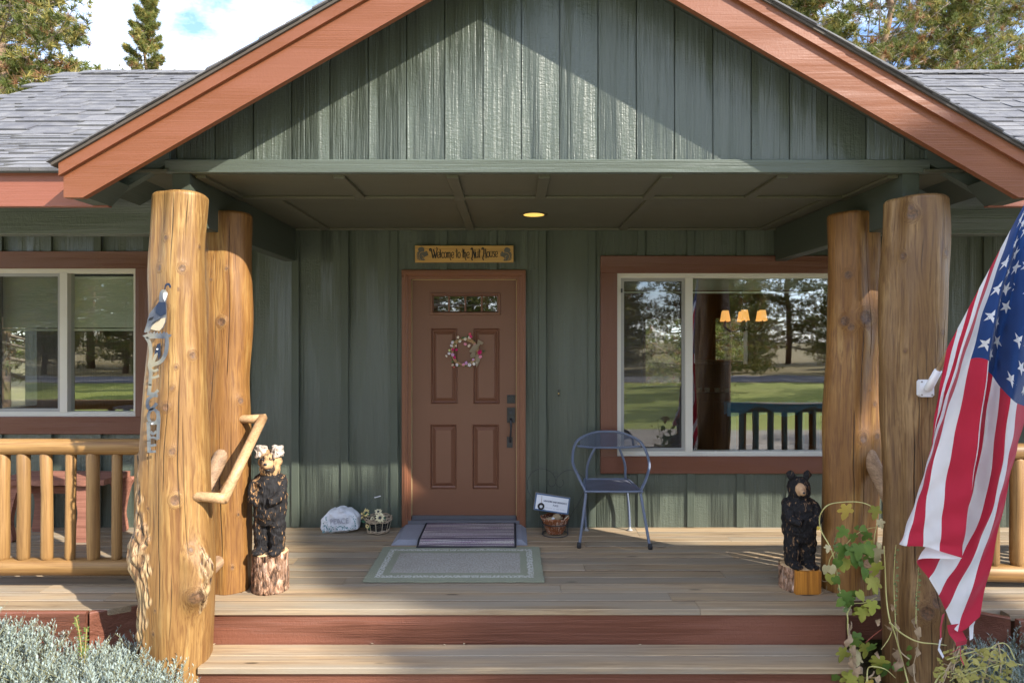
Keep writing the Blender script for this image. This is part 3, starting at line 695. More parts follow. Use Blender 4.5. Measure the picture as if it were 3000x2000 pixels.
# front nosing in lighter wood sits just under the last board edge
MB().box(DX0, DX1 - .03, -1.722, -1.700, -.226, -.0385).build('riser', M['riser'], deck)
TZ = -.218
MB().bev(-1.93, 1.99, -1.865, -1.727, TZ - .038, TZ, .003, 'X').build('tread_board', M['deck'], deck)
MB().bev(-1.76, 1.965, -2.010, -1.869, TZ - .038, TZ - .0005, .004, 'X').build('tread_board', M['deck'], deck)
MB().box(-1.80, 1.93, -1.985, -1.962, -.435, TZ - .0385).build('riser', M['riser'], deck)
MB().bev(-1.78, 1.95, -2.13, -1.988, TZ * 2 - .038, TZ * 2, .004, 'X').bev(-1.78, 1.95, -2.275, -2.134, TZ * 2 - .038, TZ * 2 - .0005, .004, 'X').build('tread_board', M['deck'], deck)
MB().box(-1.76, 1.93, -2.25, -2.228, -.65, TZ * 2 - .0385).build('riser', M['riser'], deck)
MB().box(1.935, 1.96, -2.24, -1.726, -.66, TZ * 2 - .039).box(1.935, 1.955, -1.96, -1.726, -.43, TZ - .04).build('stringer', M['riser'], deck)
# deck fascias
def plank(p, q, z0, z1, t=.038, name='fascia', mat=None):
    p, q = Vector((*p, 0)), Vector((*q, 0)); d = (q - p); L = d.length; a = math.atan2(d.y, d.x)
    Mx = Matrix.Translation((p.x, p.y, 0)) @ Matrix.Rotation(a, 4, 'Z'); MB().bev(0, L, -t, 0, z0, z1, .004, 'X', M=Mx).build(name, mat or M['riser'], deck)
plank((-5.6, -1.748), (-2.535, -1.748), -.30, -.002); plank((-2.53, -1.75), (-1.98, -1.45), -.30, -.004)
plank((2.93, -1.86), (6.4, -1.86), -.30, -.004); plank((2.06, -1.535), (2.46, -1.535), -.26, -.006); plank((2.46, -1.54), (2.925, -1.83), -.30, -.006)
MB().bev(2.93, 6.4, -1.822, -1.75, -.038, -.001, .003, 'X').build('deck_board', M['deck'], deck)
# ================================================================== LOG POSTS
def logmesh(name, mat, c0, c1, z0, z1, prof, knots=(), cracks=(), burls=(), bare=(), na=300, nz=340, sq=.020, seed=0, top_round=.02):
    """c0,c1 centre (x,y) at bottom/top; prof list of (z,radius); knots (theta,z,r); cracks (theta,z0,z1,wander); burls (theta,z,rt,rz,h); bare = (theta,z0,z1,w)"""
    rs = np.random.default_rng(seed)
    zz = np.linspace(z0, z1, nz); th = np.concatenate([np.linspace(-PI - .15, .15, int(na * .84), endpoint=False), np.linspace(.15, PI - .15, na - int(na * .84), endpoint=False)])
    T, Z = np.meshgrid(th, zz)
    r = np.interp(Z, [p[0] for p in prof], [p[1] for p in prof])
    for k in range(2, 7):
        r += sq / k * np.cos(k * T + rs.uniform(0, 6.28) + .7 * np.sin(Z * rs.uniform(.6, 1.8) + rs.uniform(0, 6)))
    r += .004 * np.sin(Z * 9 + 2 * np.sin(T * 2 + 1)) * np.cos(T * 3 + Z)
    w1, w2 = rs.uniform(0, 6.28, 2); r *= 1 + .028 * np.sin(Z * 2.7 + w1) + .018 * np.sin(Z * 6.1 + w2)
    cx = np.interp(Z, [z0, z1], [c0[0], c1[0]]) + .010 * np.sin(Z * 2.2 + w2) + .006 * np.sin(Z * 5.3 + w1); cy = np.interp(Z, [z0, z1], [c0[1], c1[1]])
    kn = np.zeros_like(T); ck = np.zeros_like(T); br = np.zeros_like(T)
    wr = lambda a: (a + PI) % (2 * PI) - PI
    for (t, z, rt, rz, h) in burls:
        d = (wr(T - R(t)) / rt) ** 2 + ((Z - z) / rz) ** 2; r += h * np.exp(-d * 1.2)
    for (t, z, kr) in knots:
        kr *= .72
        d = np.sqrt((wr(T - R(t)) * r) ** 2 + ((Z - z) * .88) ** 2)
        kn = np.maximum(kn, np.clip(1.55 - d / kr * .75, 0, 1)); r += .35 * kr * np.exp(-(d / (kr * 2.2)) ** 2) - .22 * kr * np.exp(-(d / (kr * .8)) ** 4)
    for (t, za, zb_, am) in cracks:
        ph = rs.uniform(0, 6); path = R(t) + am * (np.sin(Z * 2.1 + ph) + .5 * np.sin(Z * 5.3 + ph * 2) + .3 * np.sin(Z * 13 + ph))
        env = np.clip(np.minimum(Z - za, zb_ - Z) / .12, 0, 1); d = np.abs(wr(T - path)) * r
        w = (.0008 + .0016 * np.abs(np.sin(Z * 1.7 + ph)) ** 2) * env + 1e-5
        # at least about one mesh column wide
        a = np.clip(1.35 - d / (w + .0007), 0, 1) * (env > 0) * np.clip(env * 2, 0, 1)
        a = a * np.clip(.75 + np.sin(Z * 3.1 + ph * 3) + .6 * np.sin(Z * 7.7 + ph), .12, 1)
        ck = np.maximum(ck, a); r -= .006 * a
    for (t, za, zb_, wdt) in bare:
        zc = (za + zb_) / 2; q = np.abs(wr(T - R(t) - .12 * np.sin(Z * 5))) / (wdt * np.clip(1 - ((Z - zc) / ((zb_ - za) / 2)) ** 2, .0, 1) ** .8 + 1e-4)
        nz_ = .25 * np.sin(Z * 37 + T * 9) + .2 * np.sin(Z * 71 - T * 14)
        br = np.maximum(br, np.clip((1.25 + nz_ - q) * 2.2, 0, 1) * (Z > za) * (Z < zb_)); 
    nn_ = np.zeros_like(T)
    for _ in range(14): fa, fz, ph = rs.uniform(8, 60), rs.uniform(5, 45), rs.uniform(0, 6.28); nn_ += np.sin(T * fa * rs.choice([-1, 1]) + Z * fz + ph + 1.5 * np.sin(Z * 11 + T * 5))
    r += br * .0022 * nn_
    tw = np.clip((Z - (z1 - top_round)) / top_round, 0, 1); r *= (1 - .10 * tw ** 2)
    V = np.stack([cx + r * np.cos(T), cy + r * np.sin(T), Z], -1).reshape(-1, 3)
    i = np.arange(nz - 1)[:, None] * na; j = np.arange(na)[None, :]; j2 = (j + 1) % na
    Fq = np.stack([i + j, i + j2, i + na + j2, i + na + j], -1).reshape(-1, 4)
    tc = len(V); V = np.vstack([V, [[c1[0], c1[1], z1 + .004], [c0[0], c0[1], z0]]])
    base = (nz - 1) * na
    capf = np.array([[base + a, base + (a + 1) % na, tc, tc] for a in range(na)])
    me = bpy.data.meshes.new(name)
    fs = Fq.tolist() + [[base + a, base + (a + 1) % na, tc] for a in range(na)] + [[(a + 1) % na, a, tc + 1] for a in range(na)]
    me.from_pydata(V.tolist(), [], fs)
    for nm, arr in (('knot', kn), ('crack', ck), ('bare', br)):
        at = me.attributes.new(nm, 'FLOAT', 'POINT'); at.data.foreach_set('value', np.concatenate([arr.ravel(), [0, 0]]).astype(np.float32))
    me.polygons.foreach_set('use_smooth', [True] * len(me.polygons)); me.materials.append(mat); me.update(); return me
# angle helper: theta of a picture x on a post (front faces -y, theta=-90)
def th(px, cpx, half): return -90 + math.degrees(math.asin(max(-.98, min(.98, (px - cpx) / half))))
def zp(py, d): return CZ - (py - 1000) * d / FPX
dF = 3.62
g_front, g_back = 'log posts of the porch', 'log posts of the porch'
kL = [(c[0] / 2.24, 650 + c[1] / 2.24, r) for c, r in (((1162, 100), .017), ((1102, 296), .020), ((1276, 300), .022), ((1162, 548), .023), ((1325, 875), .021), ((1245, 953), .011), ((1228, 1090), .012), ((1192, 1216), .023), ((1240, 1503), .021), ((1348, 148), .012), ((1257, 438), .006))]
kL += [(c[0] / 2.24, 1300 + c[1] / 2.24, r) for c, r in (((1250, 365), .030), ((1312, 700), .015), ((1108, 1085), .010), ((1095, 1240), .012), ((1058, 425), .009), ((960, 740), .030), ((1318, 1000), .042), ((1385, 870), .026))]
knL = [(th(x, 522 - (y - 560) * .006, 84 + (y - 560) * .014), zp(y, dF), r) for x, y, r in kL]
post = logmesh('log_post', M['log_a'], (-1.945, -1.90), (-1.915, -1.90), -.66, 2.452,
    [(-.66, .188), (-.1, .187), (.3, .188), (1.0, .172), (1.6, .155), (2.2, .143), (2.452, .149)], knL,
    [(th(535, 522, 86), .75, 2.45, .05), (th(515, 518, 90), -.4, 1.25, .05), (th(575, 522, 86), 1.7, 2.45, .02), (-75, -.66, .35, .03), (-60, .6, 1.6, .03), (-100, .9, 2.0, .02), (-50, .4, 1.3, .02), (-118, -.2, 1.1, .03)],
    [(-152, .40, .55, .16, .055), (-36, .27, .36, .17, .072), (-44, .20, .22, .07, .026), (-24, .36, .2, .08, .03), (-50, .40, .2, .06, .016), (-140, .55, .3, .3, .012)],
    [(-138, -.45, 1.0, .30), (-34, .08, .46, .20)], seed=3)
put('log_post', post, None, label='thick honey coloured log post with burls at its base beside the metal quail sign', cat='post', group=g_front)
kB = [(c[0] / 2.24, 650 + c[1] / 2.24, r) for c, r in (((1505, 655), .030), ((1540, 305), .012), ((1620, 1175), .022), ((1440, 378), .008), ((1456, 1056), .006))] + [(c[0] / 2.24, 1300 + c[1] / 2.24, r) for c, r in (((1525, 285), .016), ((1577, 815), .013), ((1605, 470), .010))]
post = logmesh('log_post', M['log_b'], (-1.850, -1.40), (-1.846, -1.40), -.002, 2.443,
    [(0, .135), (.6, .137), (1.1, .141), (1.4, .134), (2.0, .134), (2.443, .130)], [(th(x, 672, 61), zp(y, 4.16), r) for x, y, r in kB],
    [(-70, 1.35, 2.4, .03), (-85, .05, 1.1, .04), (-58, .5, 1.4, .03), (-110, 1.1, 2.2, .02)], [(-10, 1.19, .5, .09, .014), (-5, 1.75, .4, .2, .008)], [], seed=5)
put('log_post', post, None, label='amber log post on the deck just behind the burled post, beside the tall bear', cat='post', group=g_back)
kR = [(2000 + c[0] / 2.24, c[1] / 2.24, r) for c, r in (((1393, 1395), .035), ((1385, 1350), .02))] + [(2000 + c[0] / 2.24, 650 + c[1] / 2.24, r) for c, r in (((1603, 200), .020), ((1355, 212), .022), ((1378, 848), .011), ((1555, 1290), .020), ((1605, 725), .014), ((1660, 940), .008))] + [(2000 + c[0] / 2.24, 1300 + c[1] / 2.24, r) for c, r in (((1540, 315), .034), ((1465, 1095), .045), ((1520, 1030), .030), ((1388, 600), .014), ((1695, 1105), .014))]
post = logmesh('log_post', M['log_c'], (2.315, -1.90), (2.322, -1.90), -.66, 2.43,
    [(-.66, .158), (-.1, .163), (.15, .168), (.5, .152), (1.0, .154), (1.6, .156), (2.43, .152)], [(th(x, 2675, 87), zp(y, dF), r) for x, y, r in kR],
    [(t, a, b, .05) for t, a, b in ((-75, 1.5, 2.4), (-95, 1.2, 2.3), (-112, 1.0, 2.2), (-66, .4, 1.4), (-88, .1, 1.0), (-104, .5, 1.3), (-55, 1.4, 2.4), (-122, .3, 1.3), (-80, -.5, .2), (-45, 1.0, 1.9), (-98, -.6, .1), (-70, 2.0, 2.43))],
    [(-60, .10, .4, .12, .03), (-30, .05, .4, .2, .02)], [(-40, -.3, .45, .16)], seed=8, sq=.022)
put('log_post', post, None, label='weathered brown log post carrying the white flag bracket', cat='post', group=g_front)
kRB = [(2000 + c[0] / 2.24, 650 + c[1] / 2.24, r) for c, r in (((1003, 345), .030), ((1105, 625), .052), ((985, 648), .036), ((1112, 1412), .036), ((1205, 1195), .014), ((1220, 1408), .020), ((1163, 1105), .008), ((1015, 690), .025))]
post = logmesh('log_post', M['log_b'], (2.205, -1.40), (2.225, -1.40), -.002, 2.44,
    [(0, .165), (.4, .156), (1.0, .162), (1.5, .158), (1.9, .151), (2.44, .143)], [(th(x, 2495, 76), zp(y, 4.14), r) for x, y, r in kRB],
    [(-78, 1.5, 2.44, .04), (-100, .9, 1.75, .04), (-85, .1, .9, .05), (-112, .4, 1.2, .03), (-60, .2, 1.0, .03)], [(-85, 1.62, .45, .10, .012), (-140, .25, .5, .2, .02)], [], seed=11)
put('log_post', post, None, label='amber log post with two large knots beside the big window', cat='post', group=g_back)
# ================================================================== RAILINGS
def rlog(mb, p, q, r0, r1, n=14, seg=10, flat_top=None, wob=.004):
    p, q = Vector(p), Vector(q); pts = []; ra = []
    for i in range(seg + 1):
        t = i / seg; pts.append(p.lerp(q, t) + Vector((0, random.uniform(-wob, wob) * .5, random.uniform(-wob, wob)))); ra.append(r0 + (r1 - r0) * t + random.uniform(-wob, wob) * .5)
    mb.tube(pts, ra, n)
    if flat_top:
        mb.v = [(x, y, min(z, flat_top)) for x, y, z in mb.v]
    return mb
def bal_mesh(z0, z1, r, s):
    random.seed(s); pts = []; ra = []
    prof = [(0, .55), (.02, .85), (.05, 1), (.3, 1.03), (.6, .98), (.95, 1), (.98, .85), (1, .55)]
    for t, k in prof: pts.append((random.uniform(-.002, .002), random.uniform(-.002, .002), z0 + (z1 - z0) * t)); ra.append(r * k * random.uniform(.96, 1.04))
    return MB().tube(pts, ra, 14).mesh('baluster', M['baluster'], True)
bals = [bal_mesh(.17, .90, .0365, s) for s in range(5)]
def railing(name, label, x0, x1, xs, zt=.978, zbm=.138):
    rl = thing(name, label, 'railing', ((x0 + x1) / 2, -1.40, 0))
    rlog(MB(), (x0, -1.40, zt - .055), (x1, -1.40, zt - .055), .060, .056, flat_top=zt - .006).build('top_rail', M['rail'], rl, smooth=True)
    rlog(MB(), (x0, -1.40, zbm), (x1, -1.40, zbm), .061, .058, flat_top=zbm + .05).build('bottom_rail', M['rail'], rl, smooth=True)
    for i, x in enumerate(xs):
        o = put('baluster', bals[i % 5], rl); o.location = (x, -1.40, (zt - .978)); o.rotation_euler = (random.uniform(-.008, .008), random.uniform(-.012, .012), i * 1.7); k_ = random.uniform(.84, 1.1); o.scale = (k_, k_, 1)
bx = [(c / 2.24 - 1500) / FPX * 4.28 for c in (20, 158, 312, 460, 614, 765, 915)]
railing('log_railing', 'peeled log railing left of the burled post, in front of the red bench', -5.6, -1.97, [bx[0] - .151 * k for k in range(7, 0, -1)] + bx + [bx[-1] + .151 * k for k in (1, 2)])
railing('log_railing', 'peeled log railing at the far right behind the flag', 2.36, 6.0, [3.295 + .155 * k for k in range(-5, 17)], .945, .10)
def siderail(px, label, top, bot, stub):
    rl = thing('stair_rail', label, 'rail', (px, -1.65, .7))
    rlog(MB(), top, bot, .045, .05, wob=.003).build('log_rail', M['greywood'], rl, smooth=True)
    rlog(MB(), *stub, .040, .045, wob=.002).build('lower_log', M['greywood'], rl, smooth=True)
siderail(-1.85, 'grey brown log rail joining the two left porch posts', (-1.84, -1.48, .93), (-1.90, -1.84, .50), ((-1.86, -1.47, .22), (-1.89, -1.80, .16)))
siderail(2.25, 'grey brown log rail joining the two right porch posts', (2.27, -1.47, .92), (2.30, -1.84, .52), ((2.24, -1.47, .20), (2.30, -1.80, .14)))
hr = thing('handrail', 'bent wooden handrail pole between the left porch posts, beside the tall bear', 'handrail', (-1.62, -1.75, .9))
hp = wood('handrail_wood', (.52, .34, .18), (.42, .26, .13), (.24, .13, .06), 'Y', .55, .25, tint=.05, knots=False)
MB().tube([(-1.606, -1.455, 1.118), (-1.630, -1.99, .712)], [.030, .031], 10).build('pole', hp, hr, smooth=True)
MB().tube([(-1.80, -1.46, 1.108), (-1.70, -1.46, 1.108), (-1.590, -1.455, 1.110)], [.027, .027, .031], 10).build('top_stub', hp, hr, smooth=True)
MB().tube([(-1.85, -1.985, .738), (-1.70, -1.985, .730), (-1.612, -1.99, .724)], [.028, .027, .029], 10).build('bottom_stub', hp, hr, smooth=True)
# ================================================================== THINGS ON THE PORCH
random.seed(21)
# --- concrete door pad, mats
pm = MB()
zt_, b_ = .034, .045; x0, x1, y0, y1 = -.955, .122, -.512, -.04
pm.add([(x0, y0, .0012), (x1, y0, .0012), (x1, y1, .0012), (x0, y1, .0012), (x0 + b_, y0 + b_, zt_), (x1 - b_, y0 + b_, zt_), (x1 - b_, y1, zt_), (x0 + b_, y1, zt_)],
       [(0, 1, 5, 4), (1, 2, 6, 5), (2, 3, 7, 6), (3, 0, 4, 7), (4, 5, 6, 7), (3, 2, 1, 0)])
pm.build('door_step', flat('ramp_blue_grey', (.25, .26, .30), .75, .4, .2, 60, .3), None, label='low blue grey step with sloping edges under the striped mat', cat='step')
def matmat(name, fn, rough=.95, bump=.8):
    m, nt = newmat(name); v, r = coords(nt, False); c, h = fn(nt, v); finish(nt, c, rough, h, bump, .004, .1); return m
def stripes(nt, v):
    y = nmap(nt, v, (.5, 30, 1)); n = nnoise(nt, y, 1, 1, .5); n2 = nnoise(nt, nmap(nt, v, (120, 160, 1)), 1, 3)
    c = nramp(nt, n, [(.34, (.05, .035, .07)), (.40, (.24, .15, .25)), (.44, (.62, .56, .52)), (.48, (.10, .07, .11)), (.52, (.60, .56, .50)), (.56, (.28, .16, .27)), (.60, (.66, .62, .58)), (.66, (.12, .08, .14))])
    return nmix(nt, nramp(nt, n2, [(.35, .7), (.6, 0)]), c, (.10, .085, .09)), n2
sm = thing('striped_mat', 'purple and cream striped door mat directly below the brown door', 'mat', (-.35, -.32, .04))
mb = MB(); nx, ny = 24, 14; mx0, mx1, my0, my1 = -.737, .028, -.604, -.045
mz = lambda x, y: .0385 if y > -.50 else .0385 - min(1, (-.50 - y) / .06) * .028
def slabgrid(mb, x0, x1, y0, y1, nx, ny, zf, t, edge=.0):
    top = []; bot = []
    for j in range(ny + 1):
        for i in range(nx + 1):
            x = x0 + (x1 - x0) * i / nx; y = y0 + (y1 - y0) * j / ny; e = edge * mnoise.noise((x * 9, y * 9, 3)); f = edge * mnoise.noise((x * 9 + 50, y * 9, 3))
            bx_ = 1 if i in (0, nx) else 0; by_ = 1 if j in (0, ny) else 0
            z = zf(x, y); top.append((x + e * bx_, y + f * by_, z + t)); bot.append((x + e * bx_, y + f * by_, z))
    n = nx + 1; N = n * (ny + 1)
    fs = [(j * n + i, j * n + i + 1, (j + 1) * n + i + 1, (j + 1) * n + i) for j in range(ny) for i in range(nx)]
    fs += [tuple(N + k for k in f[::-1]) for f in fs]
    bd = [(i, 0) for i in range(nx + 1)] + [(nx, j) for j in range(1, ny + 1)] + [(i, ny) for i in range(nx - 1, -1, -1)] + [(0, j) for j in range(ny - 1, 0, -1)]
    ids = [j * n + i for i, j in bd]
    fs += [(ids[k], ids[k] + N, ids[(k + 1) % len(ids)] + N, ids[(k + 1) % len(ids)]) for k in range(len(ids))]
    return mb.add(top + bot, fs)
slabgrid(mb, mx0 + .012, mx1 - .012, my0 + .012, my1 - .012, nx, ny, lambda x, y: mz(x, y), .010).build('weave', matmat('striped_weave', stripes), sm, smooth=False)
bd = MB(); rim = flat('mat_binding', (.02, .02, .025), .8)
for p, q in (((mx0, my0), (mx1, my0)), ((mx1, my0), (mx1, my1)), ((mx1, my1), (mx0, my1)), ((mx0, my1), (mx0, my0))):
    bd.tube([(p[0] + (q[0] - p[0]) * t / 16, p[1] + (q[1] - p[1]) * t / 16, mz(0, p[1] + (q[1] - p[1]) * t / 16) + .006) for t in range(17)], .007, 6)
bd.build('binding', rim, sm)
RX0, RX1, RY0, RY1 = -.995, .212, -1.31, -.58
def rug(nt, v):
    sep = node(nt, 'ShaderNodeSeparateXYZ', {0: v}); X_, Y_ = sep.outputs[0], sep.outputs[1]
    dx = nmath(nt, 'SUBTRACT', (RX1 - RX0) / 2, nmath(nt, 'ABSOLUTE', nmath(nt, 'SUBTRACT', X_, (RX0 + RX1) / 2)))
    dy = nmath(nt, 'SUBTRACT', (RY1 - RY0) / 2, nmath(nt, 'ABSOLUTE', nmath(nt, 'SUBTRACT', Y_, (RY0 + RY1) / 2)))
    d = nmath(nt, 'MINIMUM', dx, dy); d = nmath(nt, 'ADD', d, nmath(nt, 'MULTIPLY', nmath(nt, 'SUBTRACT', nnoise(nt, v, 30, 2), .5), .012))
    pile = nnoise(nt, v, 190, 3, .7); sp = nnoise(nt, nmap(nt, v, (85, 60, 1)), 1, 3, .7)
    grn = nmix(nt, nramp(nt, pile, [(.3, .7), (.6, 0)]), (.31, .325, .235), (.20, .215, .15))
    fld = nmix(nt, nramp(nt, sp, [(.38, 0), (.58, 1)]), (.29, .275, .235), (.44, .42, .37))
    chk = nmix(nt, nramp(nt, nnoise(nt, nmap(nt, v, (70, 70, 1)), 1, 1), [(.44, 0), (.5, 1)]), (.27, .285, .21), (.55, .55, .49))
    inb = nramp(nt, d, [(.0595, 0), (.064, 1), (.102, 1), (.1065, 0)]); mid = nramp(nt, d, [(.150, 0), (.157, 1)])
    n = nt.nodes; c = nmix(nt, inb, grn, chk); c = nmix(nt, mid, c, fld)
    st = nnoise(nt, v, 3.2, 4); c = nmix(nt, nramp(nt, st, [(.5, 0), (.75, .3)]), c, (.22, .19, .14))
    return c, nmath(nt, 'ADD', pile, nmath(nt, 'MULTIPLY', sp, .7))
rg = MB(); slabgrid(rg, RX0, RX1, RY0, RY1, 60, 36, lambda x, y: .0015 + .004 * max(0, mnoise.noise((x * 3, y * 3, 0))) , .011, .012)
rug_o = thing('door_rug', 'worn green grey rug with a pale border lying on the deck boards', 'rug', (-.39, -.95, .002))
rg.build('pile', matmat('green_rug', rug), rug_o, smooth=False)
fr_ = MB()
for i in range(520):
    s_ = random.random(); side = random.choice('bbblr')
    if side == 'b': p = Vector((RX0 + (RX1 - RX0) * s_, RY0 + random.uniform(-.004, .006), .006)); d = Vector((random.uniform(-.5, .5), -1, random.uniform(-.2, .4)))
    elif side == 'l': p = Vector((RX0, RY0 + (RY1 - RY0) * s_, .006)); d = Vector((-1, random.uniform(-.5, .5), .2))
    else: p = Vector((RX1, RY0 + (RY1 - RY0) * s_, .006)); d = Vector((1, random.uniform(-.5, .5), .2))
    d.normalize(); L = random.uniform(.006, .02); w = d.cross(Vector((0, 0, 1))) * .002
    fr_.add([p - w, p + w, p + d * L], [(0, 1, 2)])
fr_.build('frayed_edge', flat('rug_thread', (.20, .22, .16), .9), rug_o, kind='stuff')
# --- welcome sign over the door
sg = thing('welcome_sign', 'yellow wooden sign over the door with squirrels and black lettering', 'sign', (-.41, -.03, 2.36))
sx0, sx1, sz0, sz1 = -.834, .012, 2.287, 2.432
MB().bev(sx0, sx1, -.042, -.020, sz0, sz1, .004, 'X').build('board', wood('sign_wood', (.62, .38, .12), (.56, .32, .095), (.34, .19, .06), 'X', .55, .2, grey=(.38, .26, .10), knots=False), sg)
ink = flat('sign_ink', (.022, .016, .012), .6); sqm = flat('sign_grey', (.115, .11, .095), .7)
def S(cx, cy): return (sx0 + (cx - 65) / (2265 - 65) * (sx1 - sx0), sz1 - (cy - 55) / (430 - 55) * (sz1 - sz0))
def arc(cx, cy, rx, ry, a0, a1, n=12): return [(cx + rx * math.cos(R(a0 + (a1 - a0) * i / n)), cy + ry * math.sin(R(a0 + (a1 - a0) * i / n))) for i in range(n + 1)]
def letter(strokes, name):
    mb = MB(); k = 0
    for pts, w in strokes:
        pp = [S(*p) for p in (cr2(pts) if len(pts) > 2 else pts)]; mb.ribbon(pp, w * (sx1 - sx0) / 2200, -.0445 - .0003 * k, -.0425); k += 1
    mb.build('letter', ink, sg)
def cr2(p): return [(q.x, q.y) for q in cr([Vector((a, b, 0)) for a, b in p], 5)]
def e_(x, y0=205, y1=330): m = (y0 + y1) / 2; return [([(x - 22, m + 8), (x + 22, m - 2), (x + 24, y0 + 15), (x, y0), (x - 26, y0 + 30), (x - 30, m + 15), (x - 18, y1 - 12), (x + 4, y1), (x + 28, y1 - 22)], 17)]
def o_(x, y0=205, y1=330): return [(arc(x, (y0 + y1) / 2, 27, (y1 - y0) / 2, 0, 360, 18), 17)]
def u_(x, y0=205, y1=325): return [([(x - 24, y0), (x - 24, y1 - 25), (x, y1), (x + 22, y1 - 25)], 17), ([(x + 24, y0), (x + 24, y1)], 18)]
def t_(x, y0=135): return [([(x - 8, y0), (x + 8, y0 + 30), (x + 6, 300), (x + 14, 328)], 22), ([(x - 32, 190), (x + 32, 183)], 15)]
letter([([(415, 175), (390, 160), (400, 130), (425, 140), (445, 230), (470, 340)], 28), ([(470, 340), (500, 230), (515, 215)], 18), ([(475, 140), (505, 250), (522, 340)], 28), ([(522, 340), (545, 220), (560, 130), (545, 95)], 18)], 'W')
letter(e_(590), 'e'); letter([([(625, 140), (635, 230), (632, 330)], 22)], 'l')
letter([([(705, 235), (690, 208), (665, 225), (660, 280), (672, 322), (692, 330), (710, 312)], 17)], 'c'); letter(o_(745), 'o')
letter([([(785, 205), (787, 330)], 19), ([(788, 235), (805, 208), (818, 225), (820, 330)], 17), ([(820, 235), (838, 208), (852, 225), (850, 330), (862, 375), (875, 372)], 17)], 'm')
letter(e_(905), 'e'); letter(t_(990), 't'); letter(o_(1050), 'o'); letter(t_(1130), 't')
letter([([(1160, 135), (1165, 330)], 20), ([(1166, 240), (1185, 208), (1198, 225), (1190, 340), (1200, 375), (1215, 365)], 17)], 'h'); letter(e_(1250), 'e')
letter([([(1330, 150), (1318, 130), (1340, 115), (1352, 150), (1350, 280), (1335, 350), (1350, 388)], 28), ([(1350, 130), (1385, 250), (1408, 345)], 28), ([(1405, 145), (1410, 345)], 18)], 'N')
letter(u_(1450, 205), 'u'); letter(t_(1498), 't')
letter([([(1575, 150), (1560, 125), (1585, 110), (1605, 150), (1600, 260), (1580, 340), (1600, 382)], 28), ([(1600, 240), (1650, 230)], 15), ([(1640, 130), (1650, 250), (1655, 340)], 24)], 'H')
letter(o_(1700, 195, 320), 'o'); letter(u_(1765, 180, 310), 'u'); letter([([(1850, 205), (1830, 188), (1812, 210), (1830, 245), (1850, 275), (1838, 308), (1808, 305)], 17)], 's'); letter(e_(1885, 190, 310), 'e')
def squirrel(mir):
    f = (lambda p: (2330 - p[0], p[1] + 12)) if mir else (lambda p: p)
    body = [(205, 85), (255, 100), (275, 150), (265, 195), (290, 205), (310, 170), (335, 190), (362, 235), (345, 255), (372, 268), (330, 285), (275, 310), (262, 350), (295, 370), (270, 388), (180, 385), (125, 365), (105, 320), (98, 250), (120, 200), (150, 190), (130, 155), (145, 110)]
    q = [S(*f(p)) for p in body]; MB().prism(q, -.0445, -.0425).build('squirrel', sqm, sg)
    lm = MB()
    for k, (pts, w) in enumerate((([(265, 195), (190, 215), (155, 270), (165, 340), (200, 380)], 9), ([(215, 270), (250, 300), (240, 365)], 9), ([(120, 230), (115, 300), (150, 360)], 7), ([(330, 215), (340, 225)], 12))): lm.ribbon([S(*f(p)) for p in cr2(pts)], w * (sx1 - sx0) / 2200, -.0465 - .0003 * k, -.0445)
    lm.build('carved_line', flat('carved_yellow', (.50, .31, .11), .6), sg)
squirrel(False); squirrel(True)
# --- metal quail sign on the post
qs = thing('quail_sign', 'cut metal quail over vertical welcome letters on the burled post', 'sign', (-1.97, -2.1, 1.3))
def Q(cx, cy, y=-2.085): p = P(400 + cx / 2.85, 800 + cy / 2.85, y); return (p.x, p.z)
def qmat():
    m, nt = newmat('brushed_steel'); v, r = coords(nt, False); n = nnoise(nt, nmap(nt, v, (8, 8, 5)), 1, 4)
    finish(nt, nramp(nt, n, [(.32, (.10, .12, .19)), (.5, (.30, .31, .34)), (.66, (.52, .47, .38))]), .32, nnoise(nt, v, 120, 2), .1, .001, .5, Metallic=.75); return m
steel = qmat(); blued = flat('blued_steel', (.05, .07, .13), .3, .5, .3, 20, .05, .001, Metallic=.7); tan = flat('tan_steel', (.50, .42, .30), .4, .5, .2, 20, .05, .001, Metallic=.4)
qb = [(258, 160), (240, 137), (215, 137), (197, 160), (190, 200), (190, 235), (170, 265), (130, 310), (110, 340), (95, 385), (85, 430), (65, 490), (75, 498), (85, 490), (92, 500), (105, 488), (120, 470), (165, 482), (195, 485), (225, 455), (243, 415), (250, 370), (252, 300), (246, 240), (255, 205), (262, 178)]
bird = MB().prism([Q(*p) for p in qb], -2.088, -2.084).build('quail', steel, qs)
MB().prism([Q(*p) for p in [(165, 478), (195, 482), (222, 452), (240, 412), (246, 372), (215, 378), (175, 400), (135, 440), (120, 466)]], -2.091, -2.0885).build('belly', tan, bird)
MB().prism([Q(*p) for p in [(240, 160), (258, 162), (260, 180), (248, 212), (238, 234), (226, 200), (228, 170)]], -2.091, -2.0885).build('face', M['white'], bird)
MB().prism([Q(*p) for p in [(242, 168), (248, 168), (248, 174), (242, 174)]], -2.093, -2.0912).build('eye', M['black'], bird)
MB().prism([Q(*p) for p in [(190, 240), (248, 245), (250, 340), (205, 362), (165, 330), (172, 268)]], -2.0915, -2.0885).build('breast', blued, bird)
mb = MB(); mb.ribbon([Q(*p) for p in cr2([(238, 140), (240, 118), (250, 98), (268, 92), (280, 108), (282, 124)])], [.004, .004, .004, .004, .005, .005, .006, .007, .008, .009, .010, .011, .012, .013, .013, .013, .012, .012, .011, .010, .009, .009, .008, .007, .006, .005][:26], -2.088, -2.084); mb.build('plume', blued, bird)
mb = MB()
for k in range(6): mb.ribbon([Q(130 + k * 12, 430 - k * 6), Q(150 + k * 12, 400 - k * 5)], .0018, -2.0935, -2.0915)
